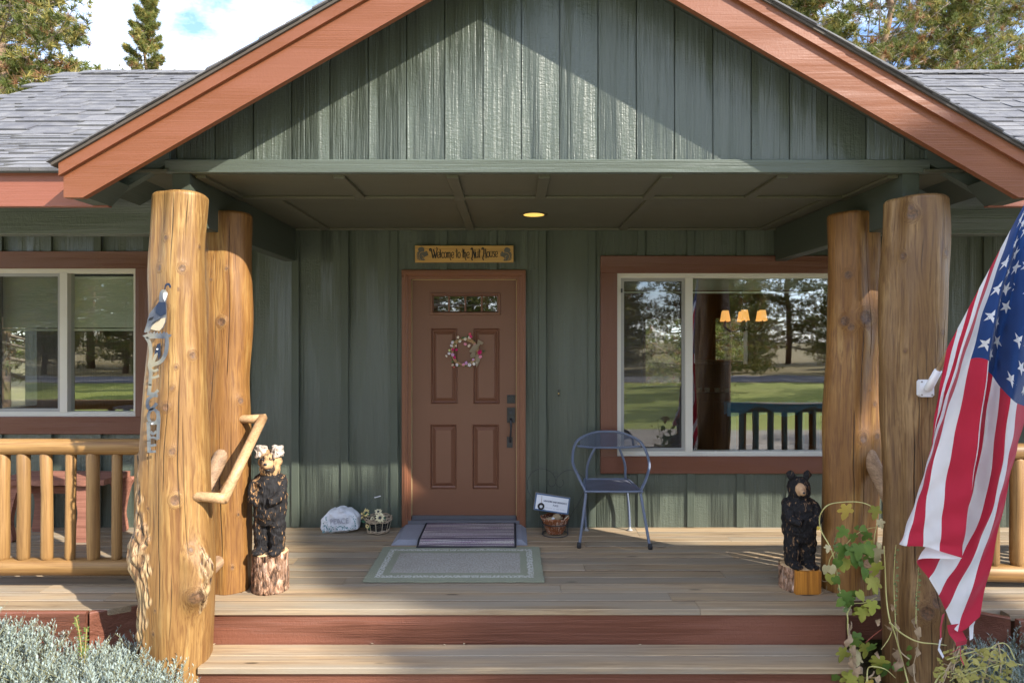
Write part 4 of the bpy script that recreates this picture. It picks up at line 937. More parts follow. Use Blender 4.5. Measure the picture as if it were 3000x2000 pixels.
for k in range(4): mb.ribbon([Q(105 + k * 9, 395 - k * 2), Q(118 + k * 9, 372 - k * 3)], .0018, -2.0925, -2.0886)
mb.build('feather_line', M['black'], bird)
lw = 26 / 2.85 * 3.595 / FPX
def qstroke(nm, strokes):
    mb = MB()
    for k, (pts, w) in enumerate(strokes): mb.ribbon([Q(*p) for p in (cr2(pts) if len(pts) > 2 else pts)], w * lw, -2.0875 - .0004 * k, -2.0835 - .0004 * k)
    return mb.build(nm, steel, qs)
mb = MB().prism([Q(*p) for p in [(50, 522), (75, 512), (95, 505), (98, 492), (108, 506), (122, 494), (130, 508), (152, 485), (158, 508), (175, 490), (185, 510), (200, 488), (208, 508), (235, 486), (240, 506), (252, 492), (262, 508), (292, 512), (285, 530), (255, 545), (140, 545), (105, 548), (75, 540)]], -2.0875, -2.0835); mb.build('grass_bar', steel, qs)
qstroke('letter', [([(82, 535), (112, 590), (120, 680), (108, 775)], 1.1), ([(252, 535), (255, 600), (240, 680), (205, 735), (150, 760), (110, 778)], 1.2), ([(185, 600), (172, 660), (140, 740), (118, 775)], .9)])
qb2 = MB().prism([Q(*p) for p in [(175, 592), (190, 588), (200, 580), (203, 640), (200, 690), (185, 722), (178, 660), (150, 680), (160, 640)]], -2.0885, -2.0845).build('leaf_cut', blued, qs)
qstroke('letter', [([(110, 770), (120, 830), (116, 900), (112, 935)], 1.1), ([(112, 800), (150, 815), (182, 803)], .8), ([(115, 870), (150, 870), (188, 855)], .8)])
qstroke('letter', [([(115, 925), (108, 980), (102, 1020)], 1.1), ([(105, 1000), (150, 1005), (182, 975)], .9)])
qstroke('letter', [([(178, 1022), (140, 1022), (100, 1050), (90, 1090), (105, 1130), (140, 1120), (170, 1085)], 1.0)])
qstroke('letter', [(arc(140, 1195, 40, 58, 0, 360, 20), .95)])
qstroke('letter', [([(100, 1240), (102, 1320), (105, 1400)], 1.1), ([(178, 1150), (188, 1220), (182, 1310), (180, 1385)], 1.0), ([(105, 1255), (140, 1245), (180, 1255)], .8), ([(118, 1320), (140, 1340), (168, 1318)], .8), ([(108, 1372), (145, 1370), (180, 1385)], .7)])
qstroke('letter', [([(105, 1395), (105, 1440), (108, 1495)], 1.1), ([(108, 1440), (165, 1432)], .75), ([(108, 1490), (162, 1486)], .75)])
for (cx, cy) in ((178, 634), (135, 1255)): disc(MB(), Q(cx, cy), .004, -2.0935, -2.088, 10).build('screw', M['white'], qs)
# --- doorway wreath
wr_ = thing('flower_wreath', 'small twig wreath with pink and white flowers and a beige bow on the door', 'wreath', (-.42, .0, 1.5))
def W(cx, cy): return Vector(((1290 + cx / 12.06 - 1500) / 336, .012, CZ - (960 + cy / 12.06 - 1000) / 336))
wc = W(870, 850); RW = .112
twm = flat('wreath_twig', (.50, .31, .15), .6, .4, .4, 30, .2)
mb = MB()
for k in range(11):
    ph = random.uniform(0, 6); rr = RW + random.uniform(-.010, .010); pts = []
    for i in range(41):
        a = 2 * PI * i / 40; pts.append(wc + Vector(((rr + .006 * math.sin(3 * a + ph)) * math.cos(a), .006 * math.sin(4 * a + ph * 2) - .002, (rr + .005 * math.cos(5 * a + ph)) * math.sin(a))))
    mb.tube(pts[:-1], .0021, 5, closed=True)
mb.build('twig_ring', twm, wr_)
fcol = {'w': (.82, .78, .74), 'l': (.80, .76, .86), 'p': (.75, .28, .45), 'm': (.62, .02, .17), 'v': (.60, .33, .62), 'c': (.82, .72, .60), 'r': (.75, .10, .16), 'y': (.66, .70, .28)}
fmat = {k: flat('petal_' + k, v, .7, .3, .25, 40, .1) for k, v in fcol.items()}; fcm = flat('flower_centre', (.55, .42, .10), .7); leafm = flat('wreath_leaf', (.05, .12, .03), .6, .4, .3, 30, .1)
fl = [(635, 335, .011, 'c'), (700, 470, .013, 'w'), (435, 510, .013, 'l'), (410, 625, .013, 'l'), (565, 640, .008, 'c'), (335, 790, .009, 'y'), (465, 770, .012, 'm'), (585, 770, .011, 'm'), (320, 900, .012, 'l'), (235, 990, .010, 'w'), (455, 940, .015, 'v'), (510, 1045, .013, 'm'), (445, 1300, .011, 'c'), (595, 1300, .013, 'l'), (495, 1380, .006, 'r'), (835, 1290, .012, 'p'), (930, 1235, .014, 'v'), (1035, 1300, .015, 'l'), (1200, 1270, .013, 'w'), (1170, 1110, .011, 'v'), (1310, 1200, .012, 'c'), (885, 400, .013, 'c'), (895, 570, .013, 'p'), (1030, 640, .014, 'c'), (1050, 345, .014, 'c'), (1090, 320, .013, 'm'), (1050, 220, .012, 'r'), (1390, 850, .021, 'm'), (1420, 1010, .014, 'p'), (1230, 610, .011, 'p')]
for (cx, cy, r, k) in fl:
    c = W(cx, cy) + Vector((0, -.012 - random.random() * .008, 0)); mb = MB(); a0 = random.random() * 6; tilt = Matrix.Rotation(random.uniform(-.6, .6), 3, 'X') @ Matrix.Rotation(random.uniform(-.6, .6), 3, 'Z')
    lay = 2 if k == 'm' else 1
    for q in range(lay):
        for i in range(5):
            a = a0 + 2 * PI * i / 5 + q * .6; d = Vector((math.cos(a), 0, math.sin(a))); n = Vector((-math.sin(a), 0, math.cos(a))); rr = r * (1 - .35 * q); up = Vector((0, -1, 0)) * (r * (.35 + .4 * q))
            pts = [d * .1 * rr, d * .6 * rr + n * .45 * rr + up * .5, d * rr * 1.05 + n * .3 * rr + up * .7, d * rr * 1.08 - n * .3 * rr + up * .7, d * .6 * rr - n * .45 * rr + up * .5, d * .6 * rr + up * .3]
            mb.add([tilt @ p + c for p in pts], [(0, 5, 1), (1, 5, 2), (2, 5, 3), (3, 5, 4), (4, 5, 0)])
    f_ = mb.build('flower', fmat[k], wr_, smooth=True)
    if k not in 'my': MB().ell(c + Vector((0, -.004, 0)), (.0025, .002, .0025), 6, 4).build('flower_centre', fcm, f_)
mb = MB()
for i in range(46):
    a = random.random() * 2 * PI; rr = RW + random.uniform(-.018, .022); p = wc + Vector((rr * math.cos(a), -.006, rr * math.sin(a))); d = Vector((math.cos(a + random.uniform(-1, 1)), random.uniform(-.5, .1), math.sin(a + random.uniform(-1, 1)))).normalized(); n = d.cross(Vector((0, 1, 0))).normalized(); L = random.uniform(.012, .028)
    mb.add([p, p + d * L * .5 + n * L * .28, p + d * L, p + d * L * .5 - n * L * .28], [(0, 1, 2), (0, 2, 3)])
p = W(1480, 820); mb.add([p, p + Vector((.012, -.012, .010)), p + Vector((.03, -.012, 0)), p + Vector((.012, -.012, -.009))], [(0, 1, 2, 3)]); mb.build('leaf_spray', leafm, wr_, kind='stuff')
bowm, bnt = newmat('bow_organza'); _t = node(bnt, 'ShaderNodeBsdfTranslucent', {'Color': (.45, .39, .28)}); _d = node(bnt, 'ShaderNodeBsdfDiffuse', {'Color': (.42, .36, .26)}); _mx = node(bnt, 'ShaderNodeMixShader', {0: .4, 1: _d.outputs[0], 2: _t.outputs[0]}); node(bnt, 'ShaderNodeOutputMaterial', {'Surface': _mx.outputs[0]})
mb = MB()
for poly_ in ([(1025, 830), (1180, 600), (1420, 550), (1400, 620), (1260, 850), (1080, 870)], [(1300, 560), (1340, 410), (1540, 520), (1480, 600), (1390, 580)], [(1060, 960), (1150, 850), (1260, 860), (1240, 1040), (1080, 1060)], [(1240, 960), (1340, 950), (1420, 1100), (1390, 1200), (1360, 1270), (1290, 1400), (1260, 1250)]):
    q = [W(*p) for p in poly_]; c = sum(q, Vector()) / len(q) + Vector((0, -.022, 0)); q = [p + Vector((0, -.012 - .008 * (i % 2), 0)) for i, p in enumerate(q)]
    mb.add(q + [c], [(i, (i + 1) % len(q), len(q)) for i in range(len(q))])
mb.build('bow', bowm, wr_, smooth=False)
# --- bears
def bearmat(name, c1, c2, thr):
    m, nt = newmat(name); v, r = coords(nt, False)
    n = nnoise(nt, nmap(nt, v, (60, 60, 16)), 1, 4, .6, .8); n2 = nnoise(nt, nmap(nt, v, (9, 9, 6)), 1, 3)
    k = nmath(nt, 'ADD', nmath(nt, 'MULTIPLY', n, .7), nmath(nt, 'MULTIPLY', n2, .3))
    finish(nt, nramp(nt, k, [(thr, c1), (thr + .05, c2)]), .72, n, 1.0, .014, .3); return m
blackfur = bearmat('charred_fur', (.013, .012, .013), (.34, .19, .085), .552)
headfur = bearmat('carved_head', (.045, .03, .022), (.50, .31, .15), .44)
blackfur2 = bearmat('charred_fur_dark', (.010, .009, .010), (.22, .13, .07), .552)
def barkmat():
    m, nt = newmat('pine_bark'); v, r = coords(nt, False)
    vo = node(nt, 'ShaderNodeTexVoronoi', {'Vector': nmap(nt, v, (62, 62, 26)), 'Scale': 1.0, 'Randomness': 1.0}, feature='F1'); n = nnoise(nt, nmap(nt, v, (40, 40, 14)), 1, 5, .6, .6)
    c = nmix(nt, .55, nramp(nt, n, [(.34, (.04, .028, .022)), (.5, (.27, .15, .09)), (.68, (.46, .32, .24))]), node(nt, 'ShaderNodeSeparateColor', {0: vo.outputs['Color']}).outputs[0], 'OVERLAY')
    finish(nt, c, .85, nmath(nt, 'ADD', n, nmath(nt, 'MULTIPLY', vo.outputs['Distance'], -.8)), 1.0, .015, .2); return m
bark = barkmat(); cutwood = wood('cut_wood', (.60, .42, .24), (.50, .33, .17), (.32, .2, .1), 'X', .7, .2, knots=False); orangewood = wood('orange_stump', (.62, .27, .045), (.55, .22, .03), (.25, .09, .015), 'Z', .45, .25, knots=False)
def stump(parent, c, r, h, flat_face=None):
    na, nz = 90, 26; vs = []; fs = []
    for i in range(nz + 1):
        z = h * i / nz
        for j in range(na):
            a = 2 * PI * j / na; rr = r * (1.02 - .04 * i / nz)
            b = mnoise.noise((math.cos(a) * 9, math.sin(a) * 9, z * 14)) * .006 + abs(mnoise.noise((math.cos(a) * 22, math.sin(a) * 22, z * 30))) * .008
            vs.append((c[0] + (rr + b) * math.cos(a), c[1] + (rr + b) * math.sin(a), c[2] + z + (.008 * mnoise.noise((math.cos(a) * 2, math.sin(a) * 2, 7)) if i == nz else 0)))
    for i in range(nz):
        for j in range(na): fs.append((i * na + j, i * na + (j + 1) % na, (i + 1) * na + (j + 1) % na, (i + 1) * na + j))
    fs.append(tuple(range(na))[::-1]); mb = MB().add(vs, fs); o = mb.build('stump', bark, parent, smooth=True)
    MB().lathe([(r * .985, -.006), (r * .97, .003), (r * .4, .005), (.001, .005)], 40, (c[0], c[1], c[2] + h), cap=False).build('stump_top', cutwood, o, smooth=True)
    return o
bc = Vector((-1.571, -1.42, 0))
bear = thing('bear_carving', 'tall charred wooden bear with bare tan head on a bark covered stump', 'carving', bc, group='carved wooden bears')
stump(bear, bc + Vector((0, 0, .001)), .112, .245)
def bear_body(mb, c, z0, H, W):
    q = lambda x, y, z: (c.x + x * W, c.y + y, z0 + z * H)
    mb.tube([q(0, .0, .27), q(0, 0, .36), q(0, -.004, .52), q(0, 0, .66), q(0, .008, .74)], [W * .80, W * .98, W * 1.02, W * .92, W * .55], 18)
    for s_ in (-1, 1):
        mb.tube([q(.46 * s_, -.012, -.005), q(.47 * s_, -.014, .12), q(.47 * s_, -.016, .26), q(.40 * s_, -.01, .38)], [W * .42, W * .46, W * .52, W * .50], 14)
        mb.ell(q(.48 * s_, -.060, .022), (W * .40, W * .62, H * .040), 12, 8)
        mb.ell(q(.62 * s_, .0, .665), (W * .42, W * .50, H * .065), 12, 8)
        mb.tube([q(.80 * s_, -.02, .675), q(.86 * s_, -.045, .60), q(.78 * s_, -.085, .52), q(.30 * s_, -.118, .495)], [W * .33, W * .33, W * .31, W * .27], 12)
def bear_head(mb, c, z0, H, W):
    q = lambda x, y, z: (c.x + x * W, c.y + y, z0 + z * H)
    mb.ell(q(0, .0, .845), (W * .68, W * .70, H * .115), 18, 12); mb.ell(q(0, -.012, .79), (W * .62, W * .66, H * .085), 16, 10); mb.tube([q(0, .0, .70), q(0, 0, .80)], [W * .60, W * .55], 14)
Z0, HB, WB = .246, .69, .106
mb = MB(); bear_body(mb, bc, Z0, HB, WB); put('body', remesh(mb, 'body', blackfur, .0058, .008, 34, smooth_it=0), bear)
mb = MB(); bear_head(mb, bc, Z0, HB, WB); put('head', remesh(mb, 'head', headfur, .0055, .008, 34, smooth_it=0), bear)
hq = lambda x, y, z: (bc.x + x * WB, bc.y + y, Z0 + z * HB)
mb = MB(); mb.ell(hq(.12, -.078, .835), (.034, .046, .030), 14, 10); put('muzzle', remesh(mb, 'muzzle', flat('muzzle_wood', (.50, .31, .155), .6, .4, .3, 60, .4), .0045, .003, 30), bear, label='bare tan carved muzzle')
MB().ell(hq(.10, -.082, .786), (.020, .014, .008), 10, 7).build('mouth', M['black'], bear, smooth=True); MB().ell(hq(.12, -.122, .848), (.012, .007, .009), 10, 7).build('nose', M['black'], bear, smooth=True)
for x_ in (-.26, .46): MB().ell(hq(x_, -.062, .880), (.006, .006, .006), 8, 6).build('eye', M['black'], bear, smooth=True)
earm = bearmat('frayed_ear', (.13, .10, .085), (.52, .44, .37), .44)
for x_ in (-.50, .50):
    c_ = Vector(hq(x_, -.012, .945)); mb = MB(); mb.bev(c_.x - .033, c_.x + .033, c_.y - .036, c_.y + .03, c_.z - .036, c_.z + .034, .012, 'Z'); put('ear', remesh(mb, 'ear', earm, .0045, .010, 42, smooth_it=0), bear)
bc2 = Vector((1.877, -1.39, 0))
bear2 = thing('bear_carving', 'short black wooden bear on a stump with a flat orange front', 'carving', bc2, group='carved wooden bears')
stump(bear2, bc2 + Vector((0, 0, .001)), .120, .148)
MB().prism([(-.078, .004), (.082, .004), (.084, .150), (-.074, .150)], -.012, .02, M=Matrix.Translation(bc2 + Vector((.002, -.122, 0)))).build('stump_face', orangewood, bear2)
Z2, H2, W2 = .149, .60, .106
hq2 = lambda x, y, z: (bc2.x + x * W2, bc2.y + y, Z2 + z * H2)
mb = MB(); bear_body(mb, bc2, Z2, H2, W2); bear_head(mb, bc2, Z2, H2, W2)
for x_ in (-.50, .50): mb.ell(hq2(x_, -.005, .975), (.027, .022, .034), 12, 8)
put('body', remesh(mb, 'body', blackfur2, .0058, .008, 34, smooth_it=0), bear2)
mb = MB(); mb.ell(hq2(-.12, -.056, .835), (.036, .030, .046), 14, 10); mb.ell(hq2(-.14, -.082, .815), (.022, .030, .022), 12, 9)
put('face', remesh(mb, 'face', flat('muzzle_wood2', (.46, .28, .15), .6, .4, .4, 60, .4), .004, .003, 40), bear2, label='bare tan carved face')
MB().ell(hq2(-.14, -.111, .822), (.009, .006, .007), 8, 6).build('nose', M['black'], bear2, smooth=True)
# --- red bench in the left porch
bn = thing('live_edge_bench', 'red stained bench with wavy plank leg standing on the deck behind the left railing', 'bench', (-3.7, -.3, 0))
redw = wood('red_stain', (.36, .165, .115), (.29, .125, .085), (.16, .065, .042), 'X', .6, .3, knots=False)
pts = []
top = []; n = 30
for i in range(n + 1): x = -4.12 + .87 * i / n; top.append((x, -.47 + .022 * mnoise.noise((x * 6, 0, 0)) + .01 * math.sin(x * 19)))
for i in range(n, -1, -1): x = -4.12 + .87 * i / n; top.append((x, -.11 + .015 * mnoise.noise((x * 6, 5, 0))))
Mx = Matrix(((1, 0, 0, 0), (0, 0, 1, 0), (0, -1, 0, 0), (0, 0, 0, 1))).inverted()
vs = [(x, y, .462) for x, y in top] + [(x, y, .508) for x, y in top]; k = len(top)
MB().add(vs, [tuple(range(k))[::-1], tuple(range(k, 2 * k))] + [(i, (i + 1) % k, (i + 1) % k + k, i + k) for i in range(k)]).build('seat', redw, bn)
for (lx, ly) in ((-3.44, -.44), (-3.32, -.14), (-4.05, -.44), (-4.0, -.14)):
    out = [(-.055, .001), (.045, .001), (.05, .06), (.035, .16), (.055, .28), (.08, .38), (.10, .461), (-.09, .461), (-.06, .36), (-.035, .25), (-.045, .12)]
    o2 = cr([Vector((a, 0, b)) for a, b in out], 3, True); MB().prism([(lx + p.x, max(.001, min(.461, p.z))) for p in o2], ly, ly + .045).build('leg', redw, bn)
MB().box(-4.0, -3.40, -.30, -.27, .36, .42).build('stretcher', redw, bn)
# --- peace stone
ps = thing('peace_stone', 'pale painted stone with raised PEACE letters and teal leaves against the wall', 'garden stone', (-1.452, -.16, 0))
ol = [(165, 930), (190, 870), (240, 815), (330, 740), (380, 660), (500, 635), (610, 625), (700, 588), (780, 592), (830, 630), (910, 632), (1000, 680), (1050, 710), (1140, 775), (1185, 860), (1205, 960), (1212, 1060), (1190, 1140), (1100, 1185), (900, 1215), (700, 1245), (400, 1268), (225, 1265), (195, 1180), (175, 1060)]
def SP(cx, cy, y=-.19): return P(920 + cx / 9.408, 1430 + cy / 9.406, y)
zoff = -min(SP(*p).z for p in ol) + .001
q = [(SP(*p).x, max(.0, SP(*p).z + zoff * .6)) for p in ol]
cx_ = sum(a for a, b in q) / len(q); cz_ = sum(b for a, b in q) / len(q)
mb = MB(); q2 = [(cx_ + (a - cx_) * .84, cz_ + (b - cz_) * .84) for a, b in q]
mb.prism(q, -.185, -.06); mb.prism(q2, -.205, -.03)
me = remesh(mb, 'stone', flat('stone_paint', (.76, .78, .82), .8, .3, .16, 70, .6, .004), .006, .010, 26, smooth_it=6)
for v in me.vertices: v.co.z = max(.001, v.co.z)
put('stone', me, ps)
lme = text_mesh('PEACE', .058, flat('stone_letter', (.44, .45, .52), .85), .004, -.0008)
for i in range(1): o = put('lettering', lme, ps); o.location = (SP(715, 910).x, -.213, SP(715, 905).z + zoff * .6); o.rotation_euler = (R(90), R(-4), 0); o.scale = (.95, 1.1, 1)
mb = MB()
for i in range(95):
    ok = False
    while not ok:
        cx, cy = random.uniform(230, 1170), random.uniform(740, 1215); ok = (cy > 1020 or cx > 1010 or cx < 400) and (cy < 1210 - .09 * (cx - 300)) and cy > 780 + max(0, 400 - cx) * .3
    p = SP(cx, cy); c = Vector((p.x, -.216 + (abs(cx - 690) / 520) ** 3 * .026, p.z + zoff * .6)); a = random.random() * 6.28; L = random.uniform(.007, .016); d = Vector((math.cos(a), 0, math.sin(a))); nn = Vector((-d.z, 0, d.x))
    mb.add([c - d * L * .2 + Vector((0, .004, 0)), c + d * L * .4 + nn * L * .3, c + d * L + Vector((0, .003, 0)), c + d * L * .4 - nn * L * .3, c + d * L * .4 + Vector((0, -.003, 0))], [(0, 4, 1), (1, 4, 2), (2, 4, 3), (3, 4, 0)])
mb.build('leaf_relief', flat('teal_paint', (.13, .34, .36), .6, .4, .5, 60, .1), ps, kind='stuff')
MB().ell((SP(760, 650).x, -.19, SP(760, 650).z + zoff * .6), (.03, .02, .018), 12, 8).build('dove', flat('dove_white', (.66, .67, .70), .8), ps, smooth=True)
# --- sunflower basket
fb = thing('flower_basket', 'wire and twig basket of cream sunflowers beside the door', 'basket', (-1.127, -.15, 0)); c0 = Vector((-1.127, -.155, 0))
tw = flat('vine_twig', (.42, .33, .23), .75, .3, .5, 40, .4); wirem = flat('basket_wire', (.06, .055, .05), .5); lightw = flat('pale_wire', (.55, .47, .32), .6)
mb = MB(); mb.lathe([(.085, .012), (.112, .115)], 28, c0, cap=False)
mm, nt = newmat('basket_mesh'); v, r = coords(nt, False); wv1 = node(nt, 'ShaderNodeTexWave', {'Vector': v, 'Scale': 55.0}, bands_direction='Z').outputs[1]; wv2 = node(nt, 'ShaderNodeTexWave', {'Vector': v, 'Scale': 55.0}, bands_direction='X').outputs[1]
t_n = node(nt, 'ShaderNodeBsdfTransparent'); d_n = node(nt, 'ShaderNodeBsdfDiffuse', {'Color': (.03, .03, .03)}); fx = nramp(nt, nmath(nt, 'MAXIMUM', wv1, wv2), [(.6, .45), (.75, 1)]); node(nt, 'ShaderNodeOutputMaterial', {'Surface': node(nt, 'ShaderNodeMixShader', {0: fx, 1: t_n.outputs[0], 2: d_n.outputs[0]}).outputs[0]})
mb.build('wire_mesh', mm, fb)
def ringp(c, r, z, wob=.003, n=30, ph=0): return [c + Vector(((r + wob * math.sin(5 * a + ph)) * math.cos(a), (r + wob * math.sin(5 * a + ph)) * math.sin(a), z + wob * math.sin(7 * a + ph * 2))) for a in (2 * PI * i / n for i in range(n))]
for grp, (zr, rr, cnt) in {'rim': ((.105, .135), .113, 7), 'base': ((.008, .03), .088, 5)}.items():
    mb = MB()
    for k in range(cnt): mb.tube(ringp(c0, rr + random.uniform(-.004, .004), random.uniform(*zr), .004, 30, random.random() * 6), .0035, 6, closed=True)
    mb.build(grp, tw, fb, smooth=True)
for k in range(12):
    a = 2 * PI * k / 12; MB().tube([c0 + Vector((.088 * math.cos(a), .088 * math.sin(a), .02)), c0 + Vector((.113 * math.cos(a), .113 * math.sin(a), .12))], .0028, 6).build('stake', lightw, fb)
hp_ = cr([c0 + Vector((-.105, 0, .12)), c0 + Vector((-.088, 0, .22)), c0 + Vector((-.02, 0, .30)), c0 + Vector((.05, 0, .30)), c0 + Vector((.10, 0, .22)), c0 + Vector((.108, 0, .12))], 6)
MB().tube(hp_, .0016, 6).build('handle', wirem, fb); MB().tube([c0 + Vector((-.032, 0, .292)), c0 + Vector((.02, 0, .306))], .004, 8).build('handle_grip', M['white'], fb)
petm = flat('sun_petal', (.74, .60, .26), .6, .3, .25, 30, .1); petm2 = flat('cream_petal', (.78, .71, .46), .6, .3, .2, 30, .1); eyem = flat('sun_eye', (.05, .045, .055), .8)
def sunflower(c, nrm, r, pm_):
    nrm = Vector(nrm).normalized(); a_, b_ = frame(nrm); mb = MB()
    for i in range(11):
        t = 2 * PI * i / 11 + random.uniform(-.1, .1); d = a_ * math.cos(t) + b_ * math.sin(t); n = -a_ * math.sin(t) + b_ * math.cos(t); L = r * random.uniform(.85, 1.1); w = r * .2
        mb.add([c + d * r * .2, c + d * L * .55 + n * w + nrm * r * .12, c + d * L + nrm * r * random.uniform(-.1, .25), c + d * L * .55 - n * w + nrm * r * .12, c + d * L * .55 + nrm * r * .2], [(0, 4, 1), (1, 4, 2), (2, 4, 3), (3, 4, 0)])
    f_ = mb.build('sunflower', pm_, fb); MB().ell(c + nrm * r * .05, (r * .26, r * .26, r * .26), 10, 7).build('flower_eye', eyem, f_, smooth=True)
def FB(cx, cy, dy=0): p = P(920 + cx / 9.408, 1430 + cy / 9.406, c0.y + dy); return p
sunflower(FB(1820, 805, -.115), (-.1, -1, .25), .047, petm2); sunflower(FB(1440, 670, -.07), (-.5, -.8, .5), .040, petm); sunflower(FB(1330, 750, -.06), (-1, -.5, .1), .036, petm); sunflower(FB(1770, 640, -.03), (0, -.5, 1), .038, petm2); sunflower(FB(1605, 830, -.07), (0, -.9, .5), .02, petm2); sunflower(FB(1470, 1040, -.10), (-.5, -1, 0), .022, petm)
mb = MB()
for (cx, cy) in ((1550, 760), (1430, 780), (1500, 980), (1440, 930), (1510, 1150), (1700, 760), (1900, 760)):
    p = FB(cx, cy, -.08); a = random.random() * 6; d = Vector((math.cos(a), -.2, math.sin(a))); n = Vector((-d.z, 0, d.x)); L = .022; mb.add([p, p + d * L + n * L * .5, p + d * L * 2.1, p + d * L - n * L * .5], [(0, 1, 2, 3)])
mb.build('leaf_spray', flat('basket_leaf', (.04, .13, .07), .6), fb, kind='stuff')
# --- heart plant stand with wicker basket and family sign
hs = thing('heart_plant_stand', 'black wire plant stand with a heart shaped scroll frame beside the blue chair', 'plant stand', (.359, -.21, 0)); hc0 = Vector((.359, -.21, 0))
def H(cx, cy, dy=.0): return P(1540 + cx / 6.535, 1360 + cy / 6.533, hc0.y + dy)
mb = MB()
for pts in ([(300, 1010), (260, 900), (150, 680), (50, 500), (35, 330), (90, 200), (200, 100), (310, 78), (430, 110), (520, 180), (570, 280), (575, 350), (545, 400), (490, 420), (435, 370), (440, 300), (460, 280)], [(860, 990), (900, 910), (1010, 740), (1110, 540), (1135, 400), (1090, 240), (980, 140), (850, 108), (740, 130), (640, 210), (590, 290), (580, 350), (605, 405), (660, 430), (715, 390), (725, 330), (700, 290)]):
    mb.tube(cr([H(*p, .09) for p in pts], 5), .0028, 6)
mb.tube(ringp(H(577, 190, .09), .013, 0, 0, 14), .0022, 5, closed=True) if False else None
mb.tube([H(577, 190, .09) + Vector((.020 * math.cos(2 * PI * i / 14), 0, .022 * math.sin(2 * PI * i / 14))) for i in range(14)], .0022, 5, closed=True)
mb.build('heart_scroll', M['black'], hs, smooth=True)
mb = MB(); mb.tube(ringp(hc0, .108, .005, 0), .004, 6, closed=True); mb.build('base_ring', M['black'], hs, smooth=True)
MB().tube(ringp(hc0, .112, .098, 0), .004, 6, closed=True).build('top_ring', M['black'], hs, smooth=True)
for a in (R(-160), R(-20), R(90)): MB().tube([hc0 + Vector((.108 * math.cos(a), .108 * math.sin(a), .004)), hc0 + Vector((.112 * math.cos(a), .112 * math.sin(a), .12))], .0038, 6).build('upright', M['black'], hs)
wb = thing('wicker_basket', 'small red brown wicker basket of cookies in the heart stand', 'basket', hc0 + Vector((0, 0, .01)))
wk = bearmat('wicker_weave', (.26, .085, .028), (.58, .42, .32), .53); prof = [(.06, .012), (.068, .03), (.085, .07), (.10, .11), (.112, .14)]
MB().lathe([(r * .965, z) for r, z in prof], 24, hc0, cap=False).build('liner', flat('wicker_dark', (.12, .04, .015), .8), wb, smooth=True); MB().lathe([(.001, .014), (.06, .014)], 20, hc0, cap=False).build('bottom', wk, wb)
for k in range(16):
    z = .016 + .0078 * k; r = np.interp(z, [p[1] for p in prof], [p[0] for p in prof]); s_ = k % 2
    pts = [hc0 + Vector(((r + .0035 * math.sin(14 * a + PI * s_)) * math.cos(a), (r + .0035 * math.sin(14 * a + PI * s_)) * math.sin(a), z + .002 * math.sin(3 * a + k))) for a in (2 * PI * i / 56 for i in range(56))]
    MB().tube(pts, .0042, 5, closed=True).build('weave_strand', wk, wb, smooth=True)
MB().tube(ringp(hc0, .114, .142, .003), .007, 7, closed=True).build('rim', wk, wb, smooth=True)
ck_ = flat('cookie_clay', (.34, .25, .15), .9, .3, .3, 40, .5)
for i, (dx, dy, dz, rx) in enumerate(((-.05, -.035, .128, .05), (.012, -.03, .148, .038), (.02, .02, .13, .05), (-.02, .03, .12, .05))): MB().ell(hc0 + Vector((dx, dy, dz)), (rx, .035, .018 + .012 * (i == 1)), 14, 8).build('filling', ck_, wb, smooth=True)
MB().ell(hc0 + Vector((-.018, -.055, .146)), (.016, .012, .009), 10, 6).build('shell', M['white'], wb, smooth=True)
MB().tube([hc0 + Vector((.055, -.06, .12)), hc0 + Vector((.105, -.07, .175))], .004, 6).build('twig', lightw, wb)
fs_ = thing('family_sign', 'tilted blue edged white sign with hand lettering standing in the wicker basket', 'sign', hc0 + Vector((-.03, .05, .2)))
c_ = (H(165, 540) + H(840, 635) + H(840, 970) + H(170, 865)) / 4; SM = Matrix.Translation((c_.x, hc0.y + .01, c_.z)) @ Matrix.Rotation(R(8.5), 4, 'Y') @ Matrix.Rotation(R(-8), 4, 'X')
MB().bev(-.148, .148, -.004, .012, -.072, .072, .003, 'X', M=SM).build('board', flat('sign_edge', (.30, .24, .17), .7), fs_)
rr_ = MB(); rframe(rr_, -.146, .146, -.070, .070, .012, -.010, -.0045); rr_.v = [tuple(SM @ Vector(p)) for p in rr_.v]; rr_.build('blue_border', flat('sign_blue', (.07, .12, .22), .6), fs_)
MB().box(-.134, .134, -.008, -.0045, -.058, .058, M=SM).build('white_panel', flat('sign_white', (.72, .74, .78), .7, .3, .06), fs_)
signink = flat('blue_ink', (.05, .06, .12), .7)
for (txt, sz, x, z, col) in (("GRANDMA AND GRANDPA'S", .0185, .025, .014, signink), ('PLACE', .020, .032, -.013, signink)):
    o = put('lettering', text_mesh(txt, sz, col, .0006, .0002), fs_); Mt = SM @ Matrix.Translation((x, -.0095, z)) @ Matrix.Rotation(R(90), 4, 'X'); o.location = Mt.translation; o.rotation_euler = Mt.to_euler(); o.scale = (.80, 1.1, 1)
ghost = MB()
for k in range(22):
    if k not in (8, 11, 16): ghost.box(-.052 + .0075 * k, -.047 + .0075 * k, -.0084, -.0079, -.044, -.036 + .002 * (k % 3), M=SM)
ghost.build('faded_lettering', flat('faded_ink', (.56, .58, .62), .8), fs_)
tm = MB(); tt = [SM @ Vector((-.088 + .021 * math.cos(2 * PI * i / 20), -.013, -.034 + .021 * math.sin(2 * PI * i / 20))) for i in range(20)]; tm.tube(tt, .008, 8, closed=True); tm.build('tyre_swing', M['rubber'], fs_, smooth=True)
MB().tube([SM @ Vector((-.088, -.013, -.03)), SM @ Vector((-.092, -.0085, .052))], .0015, 5).build('swing_cord', flat('cord_brown', (.28, .18, .10), .8), fs_)
